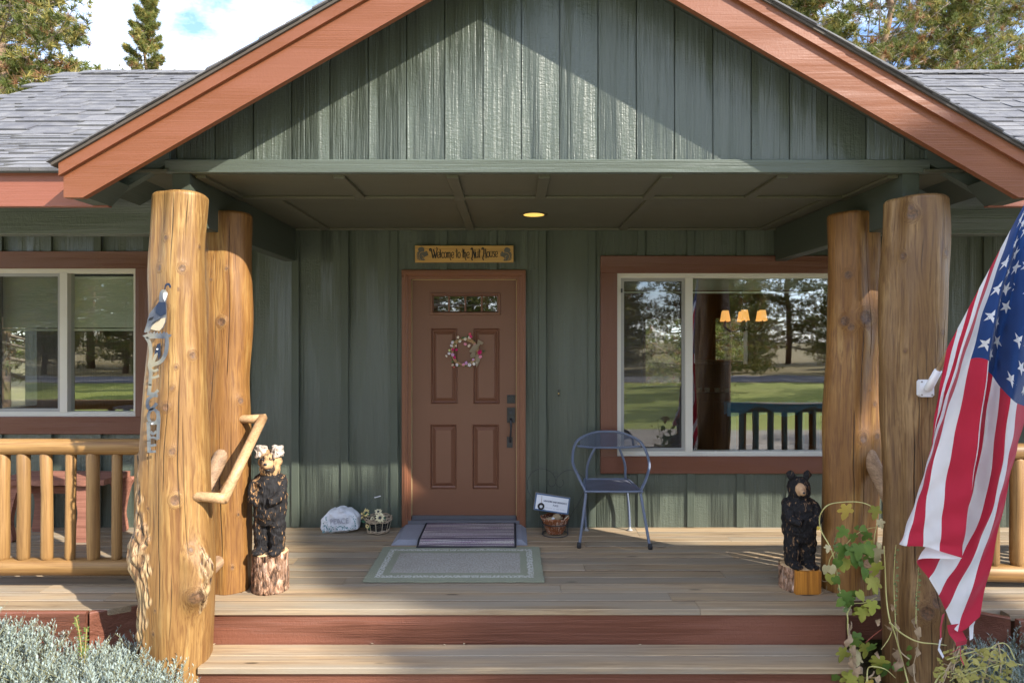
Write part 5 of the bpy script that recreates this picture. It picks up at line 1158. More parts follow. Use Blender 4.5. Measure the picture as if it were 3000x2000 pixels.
MB().ribbon([(-.135, .05), (-.10, .054), (-.04, .045)], .008, -.009, -.0082).build('branch', flat('branch_grey', (.20, .19, .19), .8), fs_); o = bpy.data.objects[-1] if False else None
# --- blue metal chair
chn = thing('metal_chair', 'blue grey metal patio chair with rounded mesh back beside the big window', 'chair', (.8, -.35, 0))
fl_, frt = Vector((.522, -.575, 0)), Vector((1.070, -.605, 0)); rl_, rrt = Vector((.630, -.105, 0)), Vector((1.003, -.10, 0))
sl, sr = Vector((.583, -.50, .425)), Vector((1.020, -.505, .425)); bl, br_ = Vector((.612, -.10, .435)), Vector((.985, -.10, .435))
tr = .0115
hoop = cr([sl + Vector((0, .02, 0)), Vector((.535, -.40, .52)), Vector((.497, -.30, .63)), Vector((.540, -.20, .77)), Vector((.68, -.13, .832)), Vector((.80, -.115, .842)), Vector((.93, -.13, .832)), Vector((1.075, -.20, .765)), Vector((1.125, -.30, .62)), Vector((1.085, -.40, .515)), sr + Vector((0, .02, 0))], 8)
MB().tube(hoop, tr, 10).build('hoop_frame', M['chairblue'], chn, smooth=True)
for s_, f_ in ((sl, fl_), (sr, frt)):
    MB().tube(cr([s_ + Vector((0, .02, .0)), s_ + Vector((0, .005, -.04)), f_ + Vector(((s_.x - f_.x) * .08, .005, .03)), f_ + Vector((0, 0, .012))], 6), tr, 10).build('leg', M['chairblue'], chn, smooth=True)
    MB().lathe([(.017, 0.0012), (.018, .02), (.014, .042), (.012, .045)], 12, f_).build('foot_cap', M['rubber'], chn, smooth=True)
bar = cr([Vector((.545, -.21, .735)), Vector((.66, -.15, .715)), Vector((.80, -.13, .708)), Vector((.95, -.15, .713)), Vector((1.07, -.21, .733))], 8)
MB().tube(bar, .010, 10).build('back_bar', M['chairblue'], chn, smooth=True)
for s_, f_, tx in ((bl, rl_, .70), (br_, rrt, .905)):
    MB().tube(cr([Vector((tx, -.142, .71)), Vector((s_.x + (tx - s_.x) * .35, -.12, .57)), s_ + Vector((.02 if tx < .8 else -.02, -.01, .0)), (s_ + f_) / 2 + Vector((0, .01, -.0)), f_ + Vector((0, 0, .01))], 7), .0105, 10).build('leg', M['chairblue'], chn, smooth=True)
    MB().lathe([(.026, .0012), (.026, .006), (.012, .014), (.011, .03)], 14, f_).build('foot_glide', flat('glide_grey', (.30, .29, .27), .5), chn, smooth=True)
ol = cr([sl + Vector((.03, -.01, 0)), sl + Vector((.0, .03, .0)), bl + Vector((.0, -.03, 0)), bl + Vector((.035, .0, 0)), br_ + Vector((-.035, .0, 0)), br_ + Vector((0, -.03, 0)), sr + Vector((.0, .03, 0)), sr + Vector((-.03, -.01, 0))], 5, True)
MB().tube(ol, .010, 8, closed=True).build('seat_rim', M['chairblue'], chn, smooth=True)
cc = sum(ol, Vector()) / len(ol); inner = [cc + (p - cc) * .93 for p in ol]; k = len(inner)
sm_ = MB().add([p + Vector((0, 0, .002)) for p in inner] + [cc + Vector((0, 0, -.004))] + [p + Vector((0, 0, -.003)) for p in inner] + [cc + Vector((0, 0, -.009))], [(i, (i + 1) % k, k) for i in range(k)] + [(k + 1 + (i + 1) % k, k + 1 + i, 2 * k + 1) for i in range(k)])
def perfmat():
    m, nt = newmat('perforated_seat'); v, r = coords(nt, False); vo = node(nt, 'ShaderNodeTexVoronoi', {'Vector': nmap(nt, v, (150, 150, 150)), 'Scale': 1.0, 'Randomness': 0.15})
    finish(nt, nmix(nt, nramp(nt, vo.outputs['Distance'], [(.25, .8), (.4, 0)]), (.13, .14, .18), (.03, .032, .04)), .42, vo.outputs['Distance'], .5, .003); return m
sm_.build('seat', perfmat(), chn, smooth=True)
mb = MB()   # expanded-metal mesh back: crossing wires between hoop top and bar
def hoop_z(x): return np.interp(x, [p.x for p in hoop[24:57]], [p.z for p in hoop[24:57]])
def bar_z(x): return np.interp(x, [p.x for p in bar], [p.z for p in bar])
def byy(x, z): return -.118 - .085 * ((x - .80) / .27) ** 2 - .01
for sg_ in (1, -1):
    for k in range(-40, 41):
        xk = .80 + k * .0165; run = []
        for j in range(13):
            z = .70 + j * .012; x = xk + sg_ * (z - .77) * 1.45
            if .56 < x < 1.055 and bar_z(x) < z < hoop_z(x): run.append(Vector((x, byy(x, z), z)))
        if len(run) > 1: mb.tube(run, .0017, 4)
mb.build('mesh_back', M['chairblue'], chn)
# --- fallen leaves on the steps
lf = flat('dry_leaf', (.55, .45, .30), .8)
for i, (px, py, z, where) in enumerate(((1090, 1886, TZ, 'left of the step centre'), (1303, 1890, TZ, 'below the green rug'), (1360, 1886, TZ, 'near the middle of the step'), (1875, 1889, TZ, 'right of the step centre'), (627, 1888, TZ, 'beside the burled post'))):
    d = (CZ - z) * FPX / (py - 1000); x = (px - 1500) * d / FPX; y = d - DIST; c = Vector((x, max(y, -1.99), z + .003)); a = random.random() * 6; d_ = Vector((math.cos(a), math.sin(a), 0)); n_ = Vector((-d_.y, d_.x, 0)); L = .011
    MB().add([c - d_ * L, c + n_ * L * .5 + Vector((0, 0, .004)), c + d_ * L + Vector((0, 0, .005)), c - n_ * L * .5 + Vector((0, 0, .003)), c - Vector((0, 0, .001))], [(0, 4, 1), (1, 4, 2), (2, 4, 3), (3, 4, 0)]).build('fallen_leaf', lf, None, label='tiny pale dry leaf on the upper step tread ' + where, cat='leaf', group='fallen leaves on the steps')
# ================================================================== FLAG
fg = thing('flag', 'american flag hanging from a wooden pole on the right porch post', 'flag', (2.6, -2.4, 1.3))
pb = Vector((2.335, -2.125, 1.385)); b0p = P(2754, 1078, -2.28); pdir = None
pa = P(2736, 1108, -2.20); pe = P(3010, 600, -2.62); pdir = (pe - pa).normalized(); ptip = pa + pdir * 1.75
MB().tube([pa - pdir * .05, ptip], .0125, 10).build('pole', wood('pole_wood', (.55, .42, .26), (.46, .33, .19), (.28, .19, .10), 'Z', .5, .2, knots=False), fg, smooth=True)
plate = MB(); pc = P(2713, 1137, -2.075); w_, h_ = .040, .047
plate.bev(pc.x - w_, pc.x + w_, -2.083, -2.055, pc.z - h_, pc.z + h_, .010, 'Y'); brk = plate.build('bracket', M['white'], fg)
MB().tube([Vector((pc.x + .012, -2.075, pc.z + .0)), pa - pdir * .06, pa + pdir * .05], [.020, .021, .019], 14).build('socket', M['white'], fg, smooth=True)
for sx in (-1, 1):
    for sz in (-1, 1): disc(MB(), (pc.x + sx * .029, pc.z + sz * .036), .005, -2.087, -2.0825, 8).build('screw', flat('screw_steel', (.35, .33, .30), .4, Metallic=.8), brk)
disc(MB(), (pc.x, pc.z - .005), .008, -2.10, -2.083, 6).build('wing_nut', flat('nut_steel', (.4, .4, .4), .35, Metallic=.8), brk)
Tk = [(2782 + 31.2 * k, 1024 - 58.5 * k, None) for k in range(14)]
Mk = [(2738, 1232, 3.40), (2744, 1218, 3.40), (2752, 1200, 3.38), (2768, 1180, 3.36), (2792, 1125, 3.30), (2828, 1025, 3.18), (2866, 973, 3.06), (2911, 970, 3.0), (2906, 990, 3.10), (2925, 1003, 3.12), (2950, 1032, 3.06), (2975, 1060, 3.02), (2998, 1085, 3.05), (3030, 1105, 3.1)]
Nk = [(2722, 1420, 3.42), (2714, 1415, 3.42), (2709, 1408, 3.40), (2704, 1400, 3.38), (2709, 1390, 3.34), (2728, 1385, 3.28), (2778, 1385, 3.22), (2850, 1392, 3.16), (2826, 1405, 3.30), (2850, 1450, 3.32), (2882, 1478, 3.28), (2908, 1480, 3.26), (2934, 1450, 3.27), (2958, 1405, 3.30)]
Bk = [(2665, 1600, 3.42), (2658, 1598, 3.41), (2646, 1594, 3.39), (2634, 1592, 3.37), (2655, 1597, 3.33), (2706, 1604, 3.29), (2752, 1612, 3.26), (2815, 1632, 3.22), (2690, 1640, 3.34), (2722, 1695, 3.36), (2748, 1738, 3.36), (2772, 1790, 3.35), (2806, 1850, 3.33), (2868, 1800, 3.34)]
def pin(a):
    k = max(0, min(13, a)); return k
paths = []
for k in range(14):
    x, y, _ = Tk[k]; t = ((Vector((x - 2736, 0, y - 1108))).length) / (Vector((3010 - 2736, 0, 600 - 1108)).length)
    # point on the pole whose projection is nearest to (x,y)
    best = min((abs(1500 + (pa + pdir * s).x * FPX / ((pa + pdir * s).y + DIST) - x), s) for s in np.linspace(.05, 1.74, 300))[1]
    tp = pa + pdir * best + Vector((-.034, -.030, .004))
    def PP(v): d = v[2]; return Vector(((v[0] - 1500) * d / FPX, d - DIST, CZ - (v[1] - 1000) * d / FPX))
    paths.append([tp, PP(Mk[k]), PP(Nk[k]), PP(Bk[k])])
def crv(ps, t):
    k = len(ps) - 1; i = min(int(t), k - 1); f = t - i; p0, p1, p2, p3 = ps[max(i - 1, 0)], ps[i], ps[i + 1], ps[min(i + 2, k)]
    return .5 * ((2 * p1) + (p2 - p0) * f + (2 * p0 - 5 * p1 + 4 * p2 - p3) * f * f + (3 * p1 - p0 - 3 * p2 + p3) * f ** 3)
NU, SUB = 64, 6
def fpt(u, k):   # u 0..1 along the fly, k 0..13 across
    i = min(int(k), 12); f = k - i
    q = [crv(paths[j], u * 3) for j in (max(i - 1, 0), i, i + 1, min(i + 2, 13))]
    p = .5 * ((2 * q[1]) + (q[2] - q[0]) * f + (2 * q[0] - 5 * q[1] + 4 * q[2] - q[3]) * f * f + (3 * q[1] - q[0] - 3 * q[2] + q[3]) * f ** 3)
    w = .006 * math.sin(u * 46 + 3 * math.sin(k * 1.1)) * min(1, u * 4) + .010 * math.sin(k * 1.9 + u * 5) * min(1, u * 3)
    w += .007 * mnoise.noise((u * 9, k * .9, 2.0)) * min(1, u * 4) + .0035 * mnoise.noise((u * 26, k * 2.2, 7.0)) * min(1, u * 5)
    return p + Vector((w * .35, w, w * .2))
def cloth(name, c, t=.35):
    m, nt = newmat(name); v, r = coords(nt, False); n = nnoise(nt, nmap(nt, v, (380, 380, 380)), 1, 2); n2 = nnoise(nt, v, 7, 4)
    cc = nmix(nt, nramp(nt, n2, [(.4, 0), (.75, .18)]), c, tuple(x * .6 for x in c)); bp = node(nt, 'ShaderNodeBump', {'Height': nmath(nt, 'ADD', n, nmath(nt, 'MULTIPLY', n2, 3)), 'Strength': .25, 'Distance': .004}).outputs[0]
    d = node(nt, 'ShaderNodeBsdfPrincipled', {'Base Color': cc, 'Roughness': .7, 'Normal': bp, 'Sheen Weight': .2, 'Specular IOR Level': .3}); tr_ = node(nt, 'ShaderNodeBsdfTranslucent', {'Color': cc})
    node(nt, 'ShaderNodeOutputMaterial', {'Surface': node(nt, 'ShaderNodeMixShader', {0: t, 1: d.outputs[0], 2: tr_.outputs[0]}).outputs[0]}); return m
fred, fwhite, fblue = cloth('flag_red', (.50, .018, .05)), cloth('flag_white', (.78, .78, .80)), cloth('flag_blue', (.012, .05, .19))
CU = .40
def strip(k0, k1, u0, u1, nu, nk):
    vs = [fpt(u0 + (u1 - u0) * i / nu, k0 + (k1 - k0) * j / nk) for i in range(nu + 1) for j in range(nk + 1)]; n = nk + 1
    return MB().add(vs, [(i * n + j, i * n + j + 1, (i + 1) * n + j + 1, (i + 1) * n + j) for i in range(nu) for j in range(nk)])
for k in range(13):
    st = strip(k, k + 1, CU if k >= 6 else 0, 1, NU, SUB); st.build('stripe', fred if k % 2 == 0 else fwhite, fg, smooth=True)
canton = strip(6, 13, 0, CU, 40, 42).build('canton', fblue, fg, smooth=True)
for row in range(9):                     # rows run along the hoist (k), 11 columns along the fly
    n = 6 if row % 2 == 0 else 5
    for j in range(n):
        ck_ = 13 - 7 * (row + 1) / 10; cu = CU * ((2 * j + (1 if n == 6 else 2)) / 12)
        outer = .034; pts = []
        e = 1e-3; pu = (fpt(cu + e, ck_) - fpt(cu - e, ck_)).length / (2 * e); pk = (fpt(cu, min(13, ck_ + .02)) - fpt(cu, ck_ - .02)).length / .04
        for i in range(10):
            a = PI / 2 + PI * i / 5; rr = outer if i % 2 == 0 else outer * .40
            pts.append((cu + rr * math.cos(a) / max(pu, .6), ck_ + rr * math.sin(a) / max(pk, .045)))
        c0_ = fpt(cu, ck_); du = fpt(cu + .004, ck_) - c0_; dk = fpt(cu, ck_ + .03 if ck_ < 12.9 else ck_) - c0_; nn = du.cross(dk).normalized()
        for sgn, nm in ((1, 'star'), (-1, 'star')):
            if (nn * sgn).y > 0: continue
            vs = [c0_] + [fpt(max(0, min(CU, a)), max(6, min(13, b))) for a, b in pts]
            MB().add([p + nn * sgn * .0022 for p in vs], [(0, i + 1, (i + 1) % 10 + 1) for i in range(10)]).build('star', fwhite, canton)
tm = MB()
for k, (p, q) in enumerate((((2770, 1795), (2755, 1880)), ((2772, 1795), (2748, 1900)))):
    pass
def ragged(mat, pts, w, nm):
    vs = []
    for i, (x, y) in enumerate(pts):
        d = 3.33; c = Vector(((x - 1500) * d / FPX, d - DIST + .01 * (i % 2), CZ - (y - 1000) * d / FPX)); ww = w * (1 - .5 * i / len(pts)); vs += [c - Vector((ww, 0, 0)), c + Vector((ww, .01, .006))]
    MB().add(vs, [(2 * i, 2 * i + 1, 2 * i + 3, 2 * i + 2) for i in range(len(pts) - 1)]).build(nm, mat, fg)
ragged(fred, [(2800, 1830), (2806, 1858), (2818, 1880), (2822, 1895)], .045, 'torn_edge'); ragged(fwhite, [(2858, 1800), (2852, 1840), (2848, 1875)], .018, 'torn_edge')
ragged(fred, [(2766, 1800), (2762, 1840), (2758, 1875)], .010, 'torn_strip'); ragged(fwhite, [(2758, 1872), (2756, 1905), (2766, 1928)], .010, 'torn_strip'); ragged(fred, [(2770, 1928), (2795, 1915), (2815, 1900)], .012, 'torn_strip'); ragged(fred, [(2815, 1895), (2820, 1930), (2826, 1950)], .006, 'torn_strip')
# ================================================================== PLANTS
def leafmat(name, c1, c2, t=.3, rough=.55):
    m, nt = newmat(name); v, r = coords(nt, False); n = nnoise(nt, v, 9, 3); c = nmix(nt, nramp(nt, n, [(.35, 0), (.65, 1)]), c1, c2)
    c = nmix(nt, nmath(nt, 'MULTIPLY', r, .5), c, tuple(x * .6 for x in c1))
    d = node(nt, 'ShaderNodeBsdfPrincipled', {'Base Color': c, 'Roughness': rough, 'Specular IOR Level': .3}); tr_ = node(nt, 'ShaderNodeBsdfTranslucent', {'Color': c})
    node(nt, 'ShaderNodeOutputMaterial', {'Surface': node(nt, 'ShaderNodeMixShader', {0: t, 1: d.outputs[0], 2: tr_.outputs[0]}).outputs[0]}); return m
silver = leafmat('silver_leaf', (.25, .31, .28), (.35, .41, .375), .2, .75); silver_y = leafmat('silver_leaf_green', (.20, .26, .12), (.30, .34, .18), .25); stemm = flat('stem_olive', (.22, .22, .12), .7)
def shrub(name, label, area, ztop, nst, seed, avoid=()):
    rs = np.random.default_rng(seed); V = []; Fc = []; sV = MB(); mi = []
    x0, x1, y0, y1 = area; n = 0
    for s in range(nst):
        x, y = rs.uniform(x0, x1), rs.uniform(y0, y1)
        if any((x - a) ** 2 + (y - b) ** 2 < r * r for a, b, r in avoid): continue
        if any(a0 < x < a1 and b0 < y < b1 for a0, a1, b0, b1 in BLOCK): continue
        h = ztop(x, y) + rs.normal(0, .025); base = Vector((x + rs.normal(0, .05), y + rs.normal(0, .05), h - .22)); tip = Vector((x, y, h)); lean = Vector((rs.normal(0, .06), rs.normal(0, .06), 0)); tip += lean
        pts = [base, base.lerp(tip, .5) + lean * -.25, tip]; sV.tube(pts, [.0022, .0018, .001], 3, False)
        L = int(rs.integers(14, 22)); az = rs.uniform(0, 6.28)
        for q in range(L):
            t = .15 + .85 * (q + .5) / L; c = base.lerp(tip, t) + lean * (-.25 * 4 * t * (1 - t)); az += 2.4 + rs.normal(0, .3); el = .35 + .75 * t + rs.normal(0, .15)
            d = np.array([math.cos(az) * math.cos(el), math.sin(az) * math.cos(el), math.sin(el)]); w = np.cross(d, [0, 0, 1]); w /= np.linalg.norm(w) + 1e-9
            up = np.cross(w, d); le = rs.uniform(.018, .034) * (1 - .35 * t * (t > .85)); wi = le * .17; c = np.array(c)
            V += [c, c + d * le * .5 + w * wi + up * wi * .6, c + d * le + up * le * .12 * rs.normal(), c + d * le * .5 - w * wi + up * wi * .6, c + d * le * .5]
            b = n * 5; Fc += [(b, b + 4, b + 1), (b + 1, b + 4, b + 2), (b + 2, b + 4, b + 3), (b + 3, b + 4, b)]; n += 1
    sh = thing(name, label, 'shrub', ((x0 + x1) / 2, (y0 + y1) / 2, GZL)); o = put('foliage', np_mesh('foliage', V, Fc, silver), sh); sV.build('stems', stemm, sh); return sh
BLOCK = [(-5.7, -2.5, -1.82, -1.2), (-2.55, -1.75, -1.70, -1.2), (-1.80, 2.2, -2.27, -1.2)]
posts_xy = [(-1.945, -1.90, .215), (2.315, -1.90, .19)]
def zl(x, y):
    p = .0 + .05 * mnoise.noise((x * 2.2, y * 2.2, 1)) + .03 * mnoise.noise((x * 6, y * 6, 4)); p += .07 * max(0, min(1, (-2.35 - x) / .5)) - .02
    p -= max(0, (-2.35 - y)) * .10 ; p -= max(0, x + 1.95) * .32; p -= .05 * max(0, y + 2.0) / .2; 
    if abs(x + 2.42) < .20: p -= .05
    return p - .055
shrub('silver_shrub', 'silvery leaved shrub growing along the red deck edge at the lower left', (-3.3, -1.50, -2.65, -1.82), zl, 1900, 4, posts_xy)
shrub('silver_shrub', 'silvery leaved shrub behind the torn end of the flag at the lower right', (2.5, 3.5, -2.5, -1.92), lambda x, y: -.10 + .05 * mnoise.noise((x * 3, y * 3, 9)) + .10 * max(0, min(1, (x - 2.75) / .4)), 620, 9, posts_xy)
# weed sprig in front of the deck corner
wd = thing('weed_sprig', 'thin upright green weed in front of the deck corner', 'weed', (-2.45, -2.0, -.4)); wlm = leafmat('weed_leaf', (.14, .22, .06), (.24, .28, .08)); mb = MB(); ml = MB()
for pts in ([(243, 1985), (238, 1900), (230, 1840), (222, 1808)], [(247, 1960), (250, 1900), (254, 1840)]):
    pp = cr([P(x, y, -2.06) for x, y in pts], 8); mb.tube(pp, .0025, 5)
    for i, c in enumerate(pp):
        if i < 5: continue
        for s in (-1, 1):
            d = Vector((s, random.uniform(-.5, .3), random.uniform(.1, .9))).normalized(); w = d.cross(Vector((0, 1, 0))).normalized(); L = random.uniform(.012, .026); ml.add([c, c + d * L * .5 + w * L * .25, c + d * L, c + d * L * .5 - w * L * .25], [(0, 1, 2, 3)])
mb.build('stem', flat('weed_stem', (.32, .25, .08), .7), wd); ml.build('foliage', wlm, wd)
# --- hop vine
vine = thing('hop_vine', 'twining vine with lobed yellow green leaves climbing the weathered right post', 'vine', (2.1, -1.95, GZL))
vst = flat('vine_stem', (.45, .42, .16), .6); vdr = flat('vine_stem_dry', (.42, .32, .20), .8)
def V_(cx, cy, y=-2.02): return P(2250 + cx / 2.4127, 1350 + cy / 2.4127, y)
stems = [([(560, 1560), (590, 1400), (565, 1200), (560, 1080), (515, 950), (490, 800), (465, 680), (430, 590), (375, 490), (365, 400), (400, 330), (455, 300), (560, 288), (660, 292), (730, 320), (760, 360), (770, 440), (755, 520), (745, 610)], -2.0, .0045, vst),
         ([(990, 1568), (960, 1450), (900, 1230), (860, 1120), (838, 980), (830, 800), (820, 600)], -2.10, .005, vst), ([(860, 1140), (950, 1220), (1060, 1275), (1180, 1290), (1260, 1300)], -2.14, .005, vst),
         ([(480, 650), (540, 600), (620, 520), (700, 480), (760, 468)], -1.98, .003, vst), ([(560, 1080), (600, 1010), (680, 1000), (770, 960)], -2.02, .004, vst), ([(470, 640), (435, 700), (430, 760)], -2.0, .003, vst), ([(490, 660), (508, 700), (480, 750)], -2.01, .003, vst),
         ([(700, 1560), (705, 1470), (740, 1450), (830, 1470), (900, 1530)], -2.12, .004, vst), ([(880, 1190), (850, 1260), (800, 1330)], -2.1, .003, vst), ([(905, 1200), (890, 900), (895, 700), (905, 590)], -2.09, .003, vst), ([(1045, 1150), (1050, 950), (1065, 750)], -2.10, .0028, vst),
         ([(590, 1560), (620, 1400), (575, 1250), (570, 1150)], -2.03, .006, vdr), ([(1000, 1400), (930, 1330), (910, 1180)], -2.11, .004, vdr), ([(1040, 1560), (1030, 1440), (1060, 1300), (1050, 1120)], -2.12, .003, vdr), ([(690, 1280), (760, 1220), (810, 1185)], -2.02, .003, flat('red_twig', (.28, .07, .04), .7)),
         ([(1180, 1568), (1230, 1500), (1327, 1480)], -2.2, .005, vst), ([(360, 945), (410, 910), (415, 880)], -1.75, .0015, vdr), ([(380, 840), (410, 850), (460, 800)], -1.85, .0015, vdr)]
for pts, y, r, mt in stems:
    pp = cr([V_(a, b, y + .03 * math.sin(i * 1.7)) for i, (a, b) in enumerate(pts)], 7); MB().tube(pp, [r * (1 - .5 * i / len(pp)) for i in range(len(pp))], 6).build('stem', mt, vine, smooth=True)
gl = leafmat('hop_green', (.10, .19, .035), (.19, .28, .055), .4); yg = leafmat('hop_yellow_green', (.33, .36, .06), (.46, .44, .10), .4); yl = leafmat('hop_yellow', (.60, .44, .07), (.66, .50, .14)); pl = leafmat('hop_pale', (.50, .44, .22), (.60, .52, .30)); dr = leafmat('hop_dry', (.33, .22, .13), (.50, .38, .25), .15, .8)
def hop_outline(l3):
    half = [(0, -.05), (.20, -.22), (.42, -.18), (.50, .02), (.40, .16), (.58, .20), (.74, .38), (.58, .52), (.34, .50), (.28, .56), (.34, .78), (.20, .98), (0, 1.22)] if l3 else [(0, 0), (.24, -.16), (.46, .0), (.52, .28), (.42, .55), (.24, .82), (0, 1.1)]
    return half + [(-x, y) for x, y in half[-2:0:-1]]
def vleaf(c, size, ang, mat, tilt=(0, 0), l3=True, curl=.25):
    out = hop_outline(l3); ca, sa = math.cos(ang), math.sin(ang); n = len(out); base = Vector((random.uniform(-.5, .5) + tilt[0], 0, random.uniform(-.4, .4) + tilt[1]))
    Rm = Matrix.Rotation(base.x, 3, 'X') @ Matrix.Rotation(base.z, 3, 'Z'); mb = MB(); vs = []
    for sc_ in (1.0, .55):
        for (x, y) in out:
            x2, y2 = x * sc_, .3 + (y - .3) * sc_; jag = 1 + .05 * math.sin(17 * x2 + 23 * y2)
            d2 = (x2 * x2 + (y2 - .3) ** 2); p = Vector((x2 * jag, curl * d2 * .8 - .10 * abs(x2), y2 * jag)); p = Vector((p.x * ca - p.z * sa, p.y, p.x * sa + p.z * ca)); vs.append(c + Rm @ (p * size))
    vs.append(c + Rm @ (Vector((-.3 * sa, 0, .3 * ca)) * size)); fs = [(i, (i + 1) % n, n + (i + 1) % n, n + i) for i in range(n)] + [(n + i, n + (i + 1) % n, 2 * n) for i in range(n)]
    return mb.add(vs, fs).build('leaf', mat, vine, smooth=True)
K = 1 / 2.4127 * 3.62 / FPX
lv = [(555, 320, 110, 180, yl, 1), (760, 330, 90, 185, yg, 1), (790, 420, 60, 200, pl, 1), (545, 480, 85, 150, gl, 1), (600, 520, 70, 200, gl, 1), (690, 470, 55, 120, gl, 0), (640, 470, 45, 90, gl, 0), (530, 600, 110, 175, gl, 1), (585, 610, 120, 190, gl, 1), (640, 600, 100, 170, gl, 1), (690, 590, 95, 210, gl, 1), (720, 650, 90, 190, gl, 1), (610, 690, 80, 200, gl, 0), (655, 710, 60, 180, gl, 0), (690, 760, 85, 170, gl, 0), (500, 700, 80, 165, gl, 0), (770, 620, 120, 180, pl, 1), (785, 580, 45, 160, pl, 0), (770, 730, 110, 175, yg, 1), (425, 600, 50, 170, pl, 1), (415, 740, 75, 160, pl, 0), (445, 740, 80, 200, pl, 0), (440, 800, 85, 185, yg, 0), (470, 820, 70, 210, gl, 0), (720, 830, 120, 200, yg, 1), (760, 840, 100, 165, yg, 1), (555, 930, 95, 160, gl, 1), (530, 985, 70, 140, gl, 0), (560, 1000, 60, 190, gl, 0), (640, 920, 80, 190, yg, 0), (735, 995, 90, 180, yg, 1), (745, 1050, 50, 175, yg, 0), (650, 1040, 105, 195, yg, 1), (670, 1050, 90, 170, yg, 1), (360, 465, 30, 150, yl, 0), (630, 1220, 75, 170, gl, 1), (640, 1270, 80, 120, gl, 1), (690, 1300, 100, 190, yg, 1), (720, 1310, 80, 230, gl, 1), (530, 1330, 100, 175, yg, 1), (560, 1360, 60, 210, yg, 0), (780, 1390, 110, 200, yg, 1), (800, 1430, 90, 160, yg, 1), (840, 1440, 90, 190, gl, 1), (890, 1440, 70, 230, gl, 0), (830, 1490, 60, 140, gl, 0), (565, 1500, 120, 190, yg, 1), (600, 1520, 90, 160, yg, 1), (655, 1520, 70, 180, yg, 0), (720, 1550, 80, 170, yl, 0), (1000, 1370, 45, 180, gl, 0), (1010, 1310, 50, 150, gl, 0), (985, 1420, 40, 200, gl, 0), (620, 1340, 80, 190, pl, 0), (640, 1380, 70, 160, pl, 1), (1230, 1480, 60, 170, yg, 0), (1270, 1330, 50, 150, yl, 0), (980, 1560, 50, 170, gl, 0)]
for (cx, cy, sz, ang, mt, l3) in lv: vleaf(V_(cx, cy, -2.03 - random.uniform(0, .06)), sz * K * .84, R(ang + random.uniform(-12, 12)), mt, l3=bool(l3))
for i in range(14):
    cx, cy = random.choice(((600, 640), (660, 680), (720, 840), (590, 960), (640, 1280), (560, 1500), (800, 1440), (700, 560), (470, 800)))
    vleaf(V_(cx + random.gauss(0, 45), cy + random.gauss(0, 45), -2.0 - random.uniform(0, .05)), random.uniform(45, 80) * K, R(random.uniform(120, 240)), random.choice((gl, gl, yg, yg, pl)), l3=random.random() < .6)
def dryleaf(c, L, ang):
    n = 7; vs = []; tw = random.uniform(-2.5, 2.5); ph = random.random() * 6; d = Vector((math.sin(ang), 0, math.cos(ang)))
    for i in range(n + 1):
        t = i / n; w = L * .26 * math.sin(PI * min(1, t * .93 + .05)) ** .8 * (1 + .25 * math.sin(t * 14 + ph)); a = tw * t + ph
        p = c + d * L * t + Vector((.12 * L * math.sin(t * 5 + ph), .1 * L * math.cos(t * 4 + ph), 0)); s_ = Vector((math.cos(a), math.sin(a), .2))
        vs += [p - s_ * w, p + Vector((math.sin(a), -math.cos(a), 0)) * w * .5, p + s_ * w]
    MB().add(vs, [(3 * i + j, 3 * i + j + 1, 3 * i + j + 4, 3 * i + j + 3) for i in range(n) for j in range(2)]).build('leaf', dr, vine, smooth=True)
for (cx, cy, sz, ang) in [(575, 1130, 90, 175), (570, 1220, 95, 185), (600, 1300, 100, 175), (615, 1370, 90, 190), (580, 1400, 80, 160), (790, 1110, 60, 200), (830, 1150, 65, 140), (905, 1330, 130, 170), (925, 1380, 110, 190), (880, 1320, 70, 120), (1050, 1090, 110, 185), (1060, 1170, 100, 175), (1065, 1310, 70, 190), (1020, 1430, 100, 180), (1035, 1500, 80, 170), (880, 1010, 50, 180), (905, 1130, 70, 175), (745, 1480, 70, 210), (780, 1510, 65, 180), (770, 1340, 60, 170), (1250, 1380, 80, 180), (1225, 1440, 70, 150), (640, 1450, 80, 190), (600, 1480, 70, 170)]:
    dryleaf(V_(cx, cy, -2.05 - random.uniform(0, .07)), sz * K, R(ang))
mb = MB()       # small leaves up the thin shoots
for x0, y0, x1, y1, yy in ((470, 540, 500, 900, -2.02), (905, 590, 905, 1150, -2.11), (1065, 740, 1045, 1120, -2.12), (500, 900, 560, 1080, -2.03)):
    for i in range(34):
        t = random.random(); c = V_(x0 + (x1 - x0) * t, y0 + (y1 - y0) * t, yy); a = random.uniform(0, 6.28); d = Vector((math.cos(a), random.uniform(-.7, .2), .6 * math.sin(a) + .3)).normalized(); w = d.cross(Vector((0, 1, 0))).normalized(); L = random.uniform(.008, .02); mb.add([c, c + d * L * .5 + w * L * .3, c + d * L, c + d * L * .5 - w * L * .3], [(0, 1, 2, 3)])
mb.build('leaflets', leafmat('leaflet', (.20, .30, .12), (.30, .36, .16)), vine, kind='stuff')
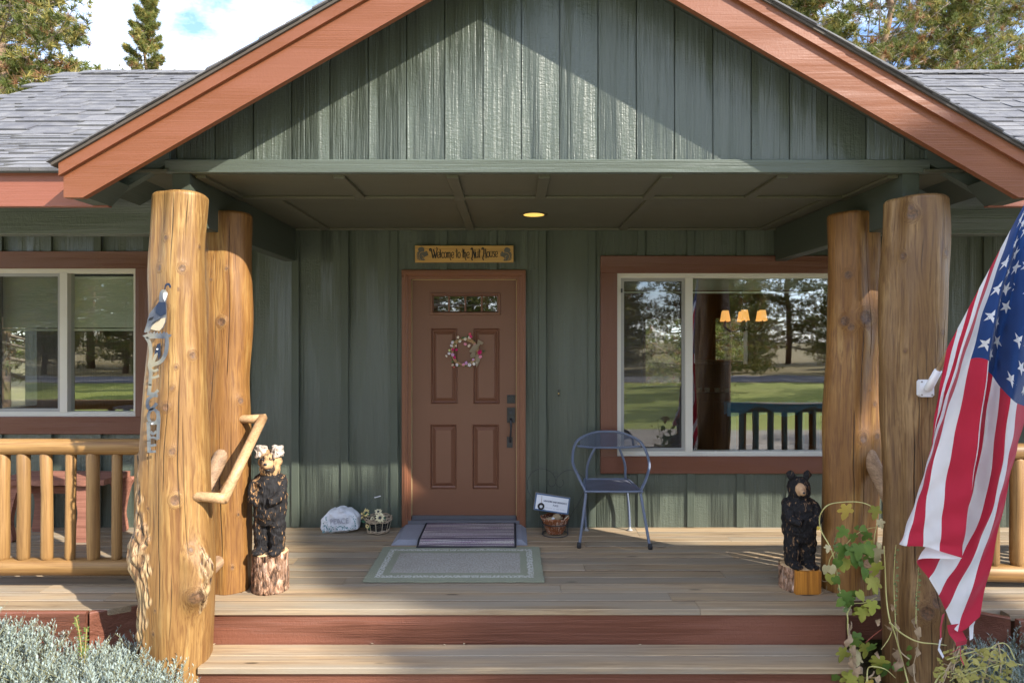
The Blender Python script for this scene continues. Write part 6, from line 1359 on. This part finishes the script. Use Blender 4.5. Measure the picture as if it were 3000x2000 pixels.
# right-hand tangle of vine and grass at the foot of the flag
tg = thing('vine_tangle', 'tangle of dry yellow green vine stems below the torn flag', 'vine', (2.75, -2.1, GZL)); ymat = leafmat('tangle_leaf', (.35, .33, .08), (.48, .42, .14))
for i in range(16):
    a = P(random.uniform(2740, 2990), random.uniform(1985, 2030), -2.25); b = P(random.uniform(2780, 2960), random.uniform(1860, 1960), -2.25); c = P(random.uniform(2760, 3000), random.uniform(1930, 1990), -2.28); MB().tube(cr([a, b, c], 8), .0032, 5, False).build('stem', vst if i % 3 else vdr, tg, smooth=True)
mb = MB()
for i in range(130):
    c = P(random.uniform(2745, 2960), random.uniform(1900, 2000), -2.25 - random.random() * .08); a = random.uniform(0, 6.28); d = Vector((math.cos(a), random.uniform(-.7, .2), math.sin(a))).normalized(); w = d.cross(Vector((0, 1, 0))).normalized(); L = random.uniform(.015, .05); mb.add([c, c + d * L * .4 + w * L * .3, c + d * L, c + d * L * .4 - w * L * .3], [(0, 1, 2, 3)])
mb.build('foliage', ymat, tg)
# ================================================================== TREES
ndl = leafmat('pine_needle', (.11, .145, .035), (.22, .235, .055), .25, .5); ndl_y = leafmat('pine_needle_yellow', (.26, .24, .06), (.40, .32, .09), .25, .5); ndl_b = leafmat('pine_needle_brown', (.26, .12, .05), (.36, .20, .10), .2, .7); barkm = flat('tree_bark', (.20, .13, .085), .9, .2, .5, 14, .8, .02); branchm = flat('dead_branch', (.26, .21, .17), .9, .2, .3, 20, .5)
def tree_parts(seed, H, Rb, crown0, nb, tufts, nl=.17, shape=1.0, dead=0, needles=13):
    rs = np.random.default_rng(seed); tr = MB(); V = {0: [], 1: [], 2: []}
    tp = [(rs.normal(0, .03 * i), rs.normal(0, .03 * i), H * i / 8) for i in range(9)]; tr.tube(tp, [Rb * (1 - .9 * i / 8) + .01 for i in range(9)], 9)
    bm_ = MB(); tcs = []
    for b in range(nb):
        t = (b + rs.random()) / nb; z = H * (crown0 + (1 - crown0) * t); az = b * 2.399 + rs.normal(0, .4)
        L = H * .235 * shape * (1 - t) ** .75 * rs.uniform(.65, 1.15) + .25 * (1 - t) + .12; el = -.25 + .9 * t + rs.normal(0, .12)
        c = np.array([np.interp(z, [p[2] for p in tp], [p[0] for p in tp]), np.interp(z, [p[2] for p in tp], [p[1] for p in tp]), z]); d = np.array([math.cos(az) * math.cos(el), math.sin(az) * math.cos(el), math.sin(el)])
        side = np.array([-math.sin(az), math.cos(az), 0]); pts = []
        for q in range(5): u = q / 4; pts.append(c + d * L * u + np.array([0, 0, .22 * L * u * u]) + side * .05 * L * math.sin(u * 3 + b))
        isdead = rs.random() < dead * (1 - t)
        bm_.tube([Vector(p) for p in pts], [max(.008, .035 * L * .35 * (1 - .8 * q / 4)) for q in range(5)], 4, False)
        for q in range(tufts):
            u = .25 + .75 * rs.random() ** .7; k = min(int(u * 4), 3); f = u * 4 - k; base = pts[k] * (1 - f) + pts[k + 1] * f
            off = side * rs.normal(0, .16 * L * (1.1 - u * .5)) + np.array([0, 0, rs.normal(.05, .08) * L * .6]) + d * rs.normal(0, .05) * L
            if q % 3 == 0: bm_.tube([Vector(base), Vector(base + off)], .006, 3, False)
            if isdead and rs.random() < .8: continue
            sel = 2 if rs.random() < .05 + .10 * dead else (1 if rs.random() < .35 else 0); tcs.append((base + off, sel))
    for (c, sel) in tcs:
        ax = rs.normal(0, 1, 3); ax[2] = abs(ax[2]) + .3; ax /= np.linalg.norm(ax)
        dv = rs.normal(0, .75, (needles, 3)) + ax * .8; dv /= np.linalg.norm(dv, axis=1)[:, None]; w = np.cross(dv, rs.normal(0, 1, (needles, 3))); w /= np.linalg.norm(w, axis=1)[:, None] + 1e-9; ln = nl * rs.uniform(.7, 1.2, (needles, 1)); wd_ = nl * .048
        V[sel].append(np.stack([c - w * wd_, c + w * wd_, c + dv * ln], 1).reshape(-1, 3))
    out = []
    for sel, mt in ((0, ndl), (1, ndl_y), (2, ndl_b)):
        if V[sel]:
            vv = np.vstack(V[sel]); out.append((('crown', 'crown', 'brown_needles')[sel], np_mesh('crown', vv, np.arange(len(vv)).reshape(-1, 3), mt)))
    return tr.mesh('trunk', barkm, True), bm_.mesh('branches', branchm), out
TP = {'big': tree_parts(1, 15, .26, .12, 190, 56, .20, 1.0, .35, 26), 'mid': tree_parts(2, 13, .2, .08, 170, 56, .18, .95, .12, 26), 'slim': tree_parts(3, 14, .15, .08, 170, 40, .17, .60, .0, 26), 'bare': tree_parts(5, 16, .24, .20, 150, 34, .18, 1.1, .8, 24)}
def tree(kind, label, x, y, rz=0, s=1.0, group='pine trees around the cottage'):
    t = thing('pine_tree', label, 'tree', (x, y, GZL), group=group); tr, br, cr_ = TP[kind]
    for nm, me in [('trunk', tr), ('branches', br)] + cr_:
        o = bpy.data.objects.new(nm, me); COL.objects.link(o); o.parent = t
    t.rotation_euler = (0, 0, rz); t.scale = (s, s, s); return t
# behind the house
tree('big', 'big yellow green pine with bare lower branches above the left roof', -12.7, 10.5, .4, 1.05)
tree('mid', 'dense pine at the very left edge beside the big yellow green one', -14.6, 12.5, 2.1, 1.3)
tree('slim', 'slender young pine alone against the sky above the left roof', -16.2, 23.5, 1.0, 1.27)
tree('mid', 'yellow green pine just above the right slope of the porch gable', 7.3, 11.0, .7, 1.05)
tree('bare', 'sparse grey twigged pine above the right roof, its needles thinning', 10.2, 12.5, 3.3, .95)
tree('big', 'dense pine at the top right corner above the roof', 13.0, 13.5, 5.0, 1.0)
tree('mid', 'pine standing behind the others above the right roof', 9.4, 18, 4.2, 1.2)
tree('bare', 'pine at the far right edge above the roof', 16.0, 16, 1.4, 1.05)
for x, y, k, rz, s_ in ((2.2, 12, 'mid', 2, .8), (4.2, 10, 'mid', 4, .62), (5.6, 15, 'big', 5, .75), (-8.2, 9, 'mid', 1, .55)):
    tree(k, 'low pine behind the house, glimpsed only through the rooms', x, y, rz, s_, 'pines seen through the house')
# across the lawn and driveway: seen mirrored in the window panes, and shading the porch
for i in range(17):
    x = -48 + 6.2 * i + random.uniform(-2, 2); tree(('big', 'mid', 'bare', 'big')[i % 4], 'pine across the driveway, mirrored in the window panes', x, -46 + random.uniform(-6, 5), random.random() * 6, random.uniform(.9, 1.4), 'pines across the driveway')
for i in range(18):
    x = -70 + 8.2 * i + random.uniform(-2, 2); tree(('mid', 'big', 'mid')[i % 3], 'pine deep in the wood beyond the driveway, mirrored in the window panes', x, -62 + random.uniform(-5, 5), random.random() * 6, random.uniform(1.2, 1.7), 'pines in the wood')
for i in range(16):
    tree('mid', 'bushy young pine along the far side of the driveway, mirrored in the window panes', -38 + 5 * i + random.uniform(-1.5, 1.5), -40 + random.uniform(-1.5, 1.5), random.random() * 6, random.uniform(.5, .85), 'young pines along the driveway')
for x, y, k, s_ in ((9.5, -24, 'mid', .75), (-13, -22, 'mid', .8), (4.5, -38, 'big', 1.2), (-6, -39, 'bare', 1.3), (-24, -26, 'big', 1.0), (21, -27, 'big', 1.1)):
    tree(k, 'pine standing on the lawn, mirrored in the window panes', x, y, x, s_, 'pines on the lawn')
tree('mid', 'nearer of the two pines right of the lawn that dapple the porch', 14.0, -11.35, .3, 1.02, 'pines on the lawn')
tree('mid', 'farther of the two pines right of the lawn that dapple the porch', 15.16, -13.1, 2.4, 1.13, 'pines on the lawn')
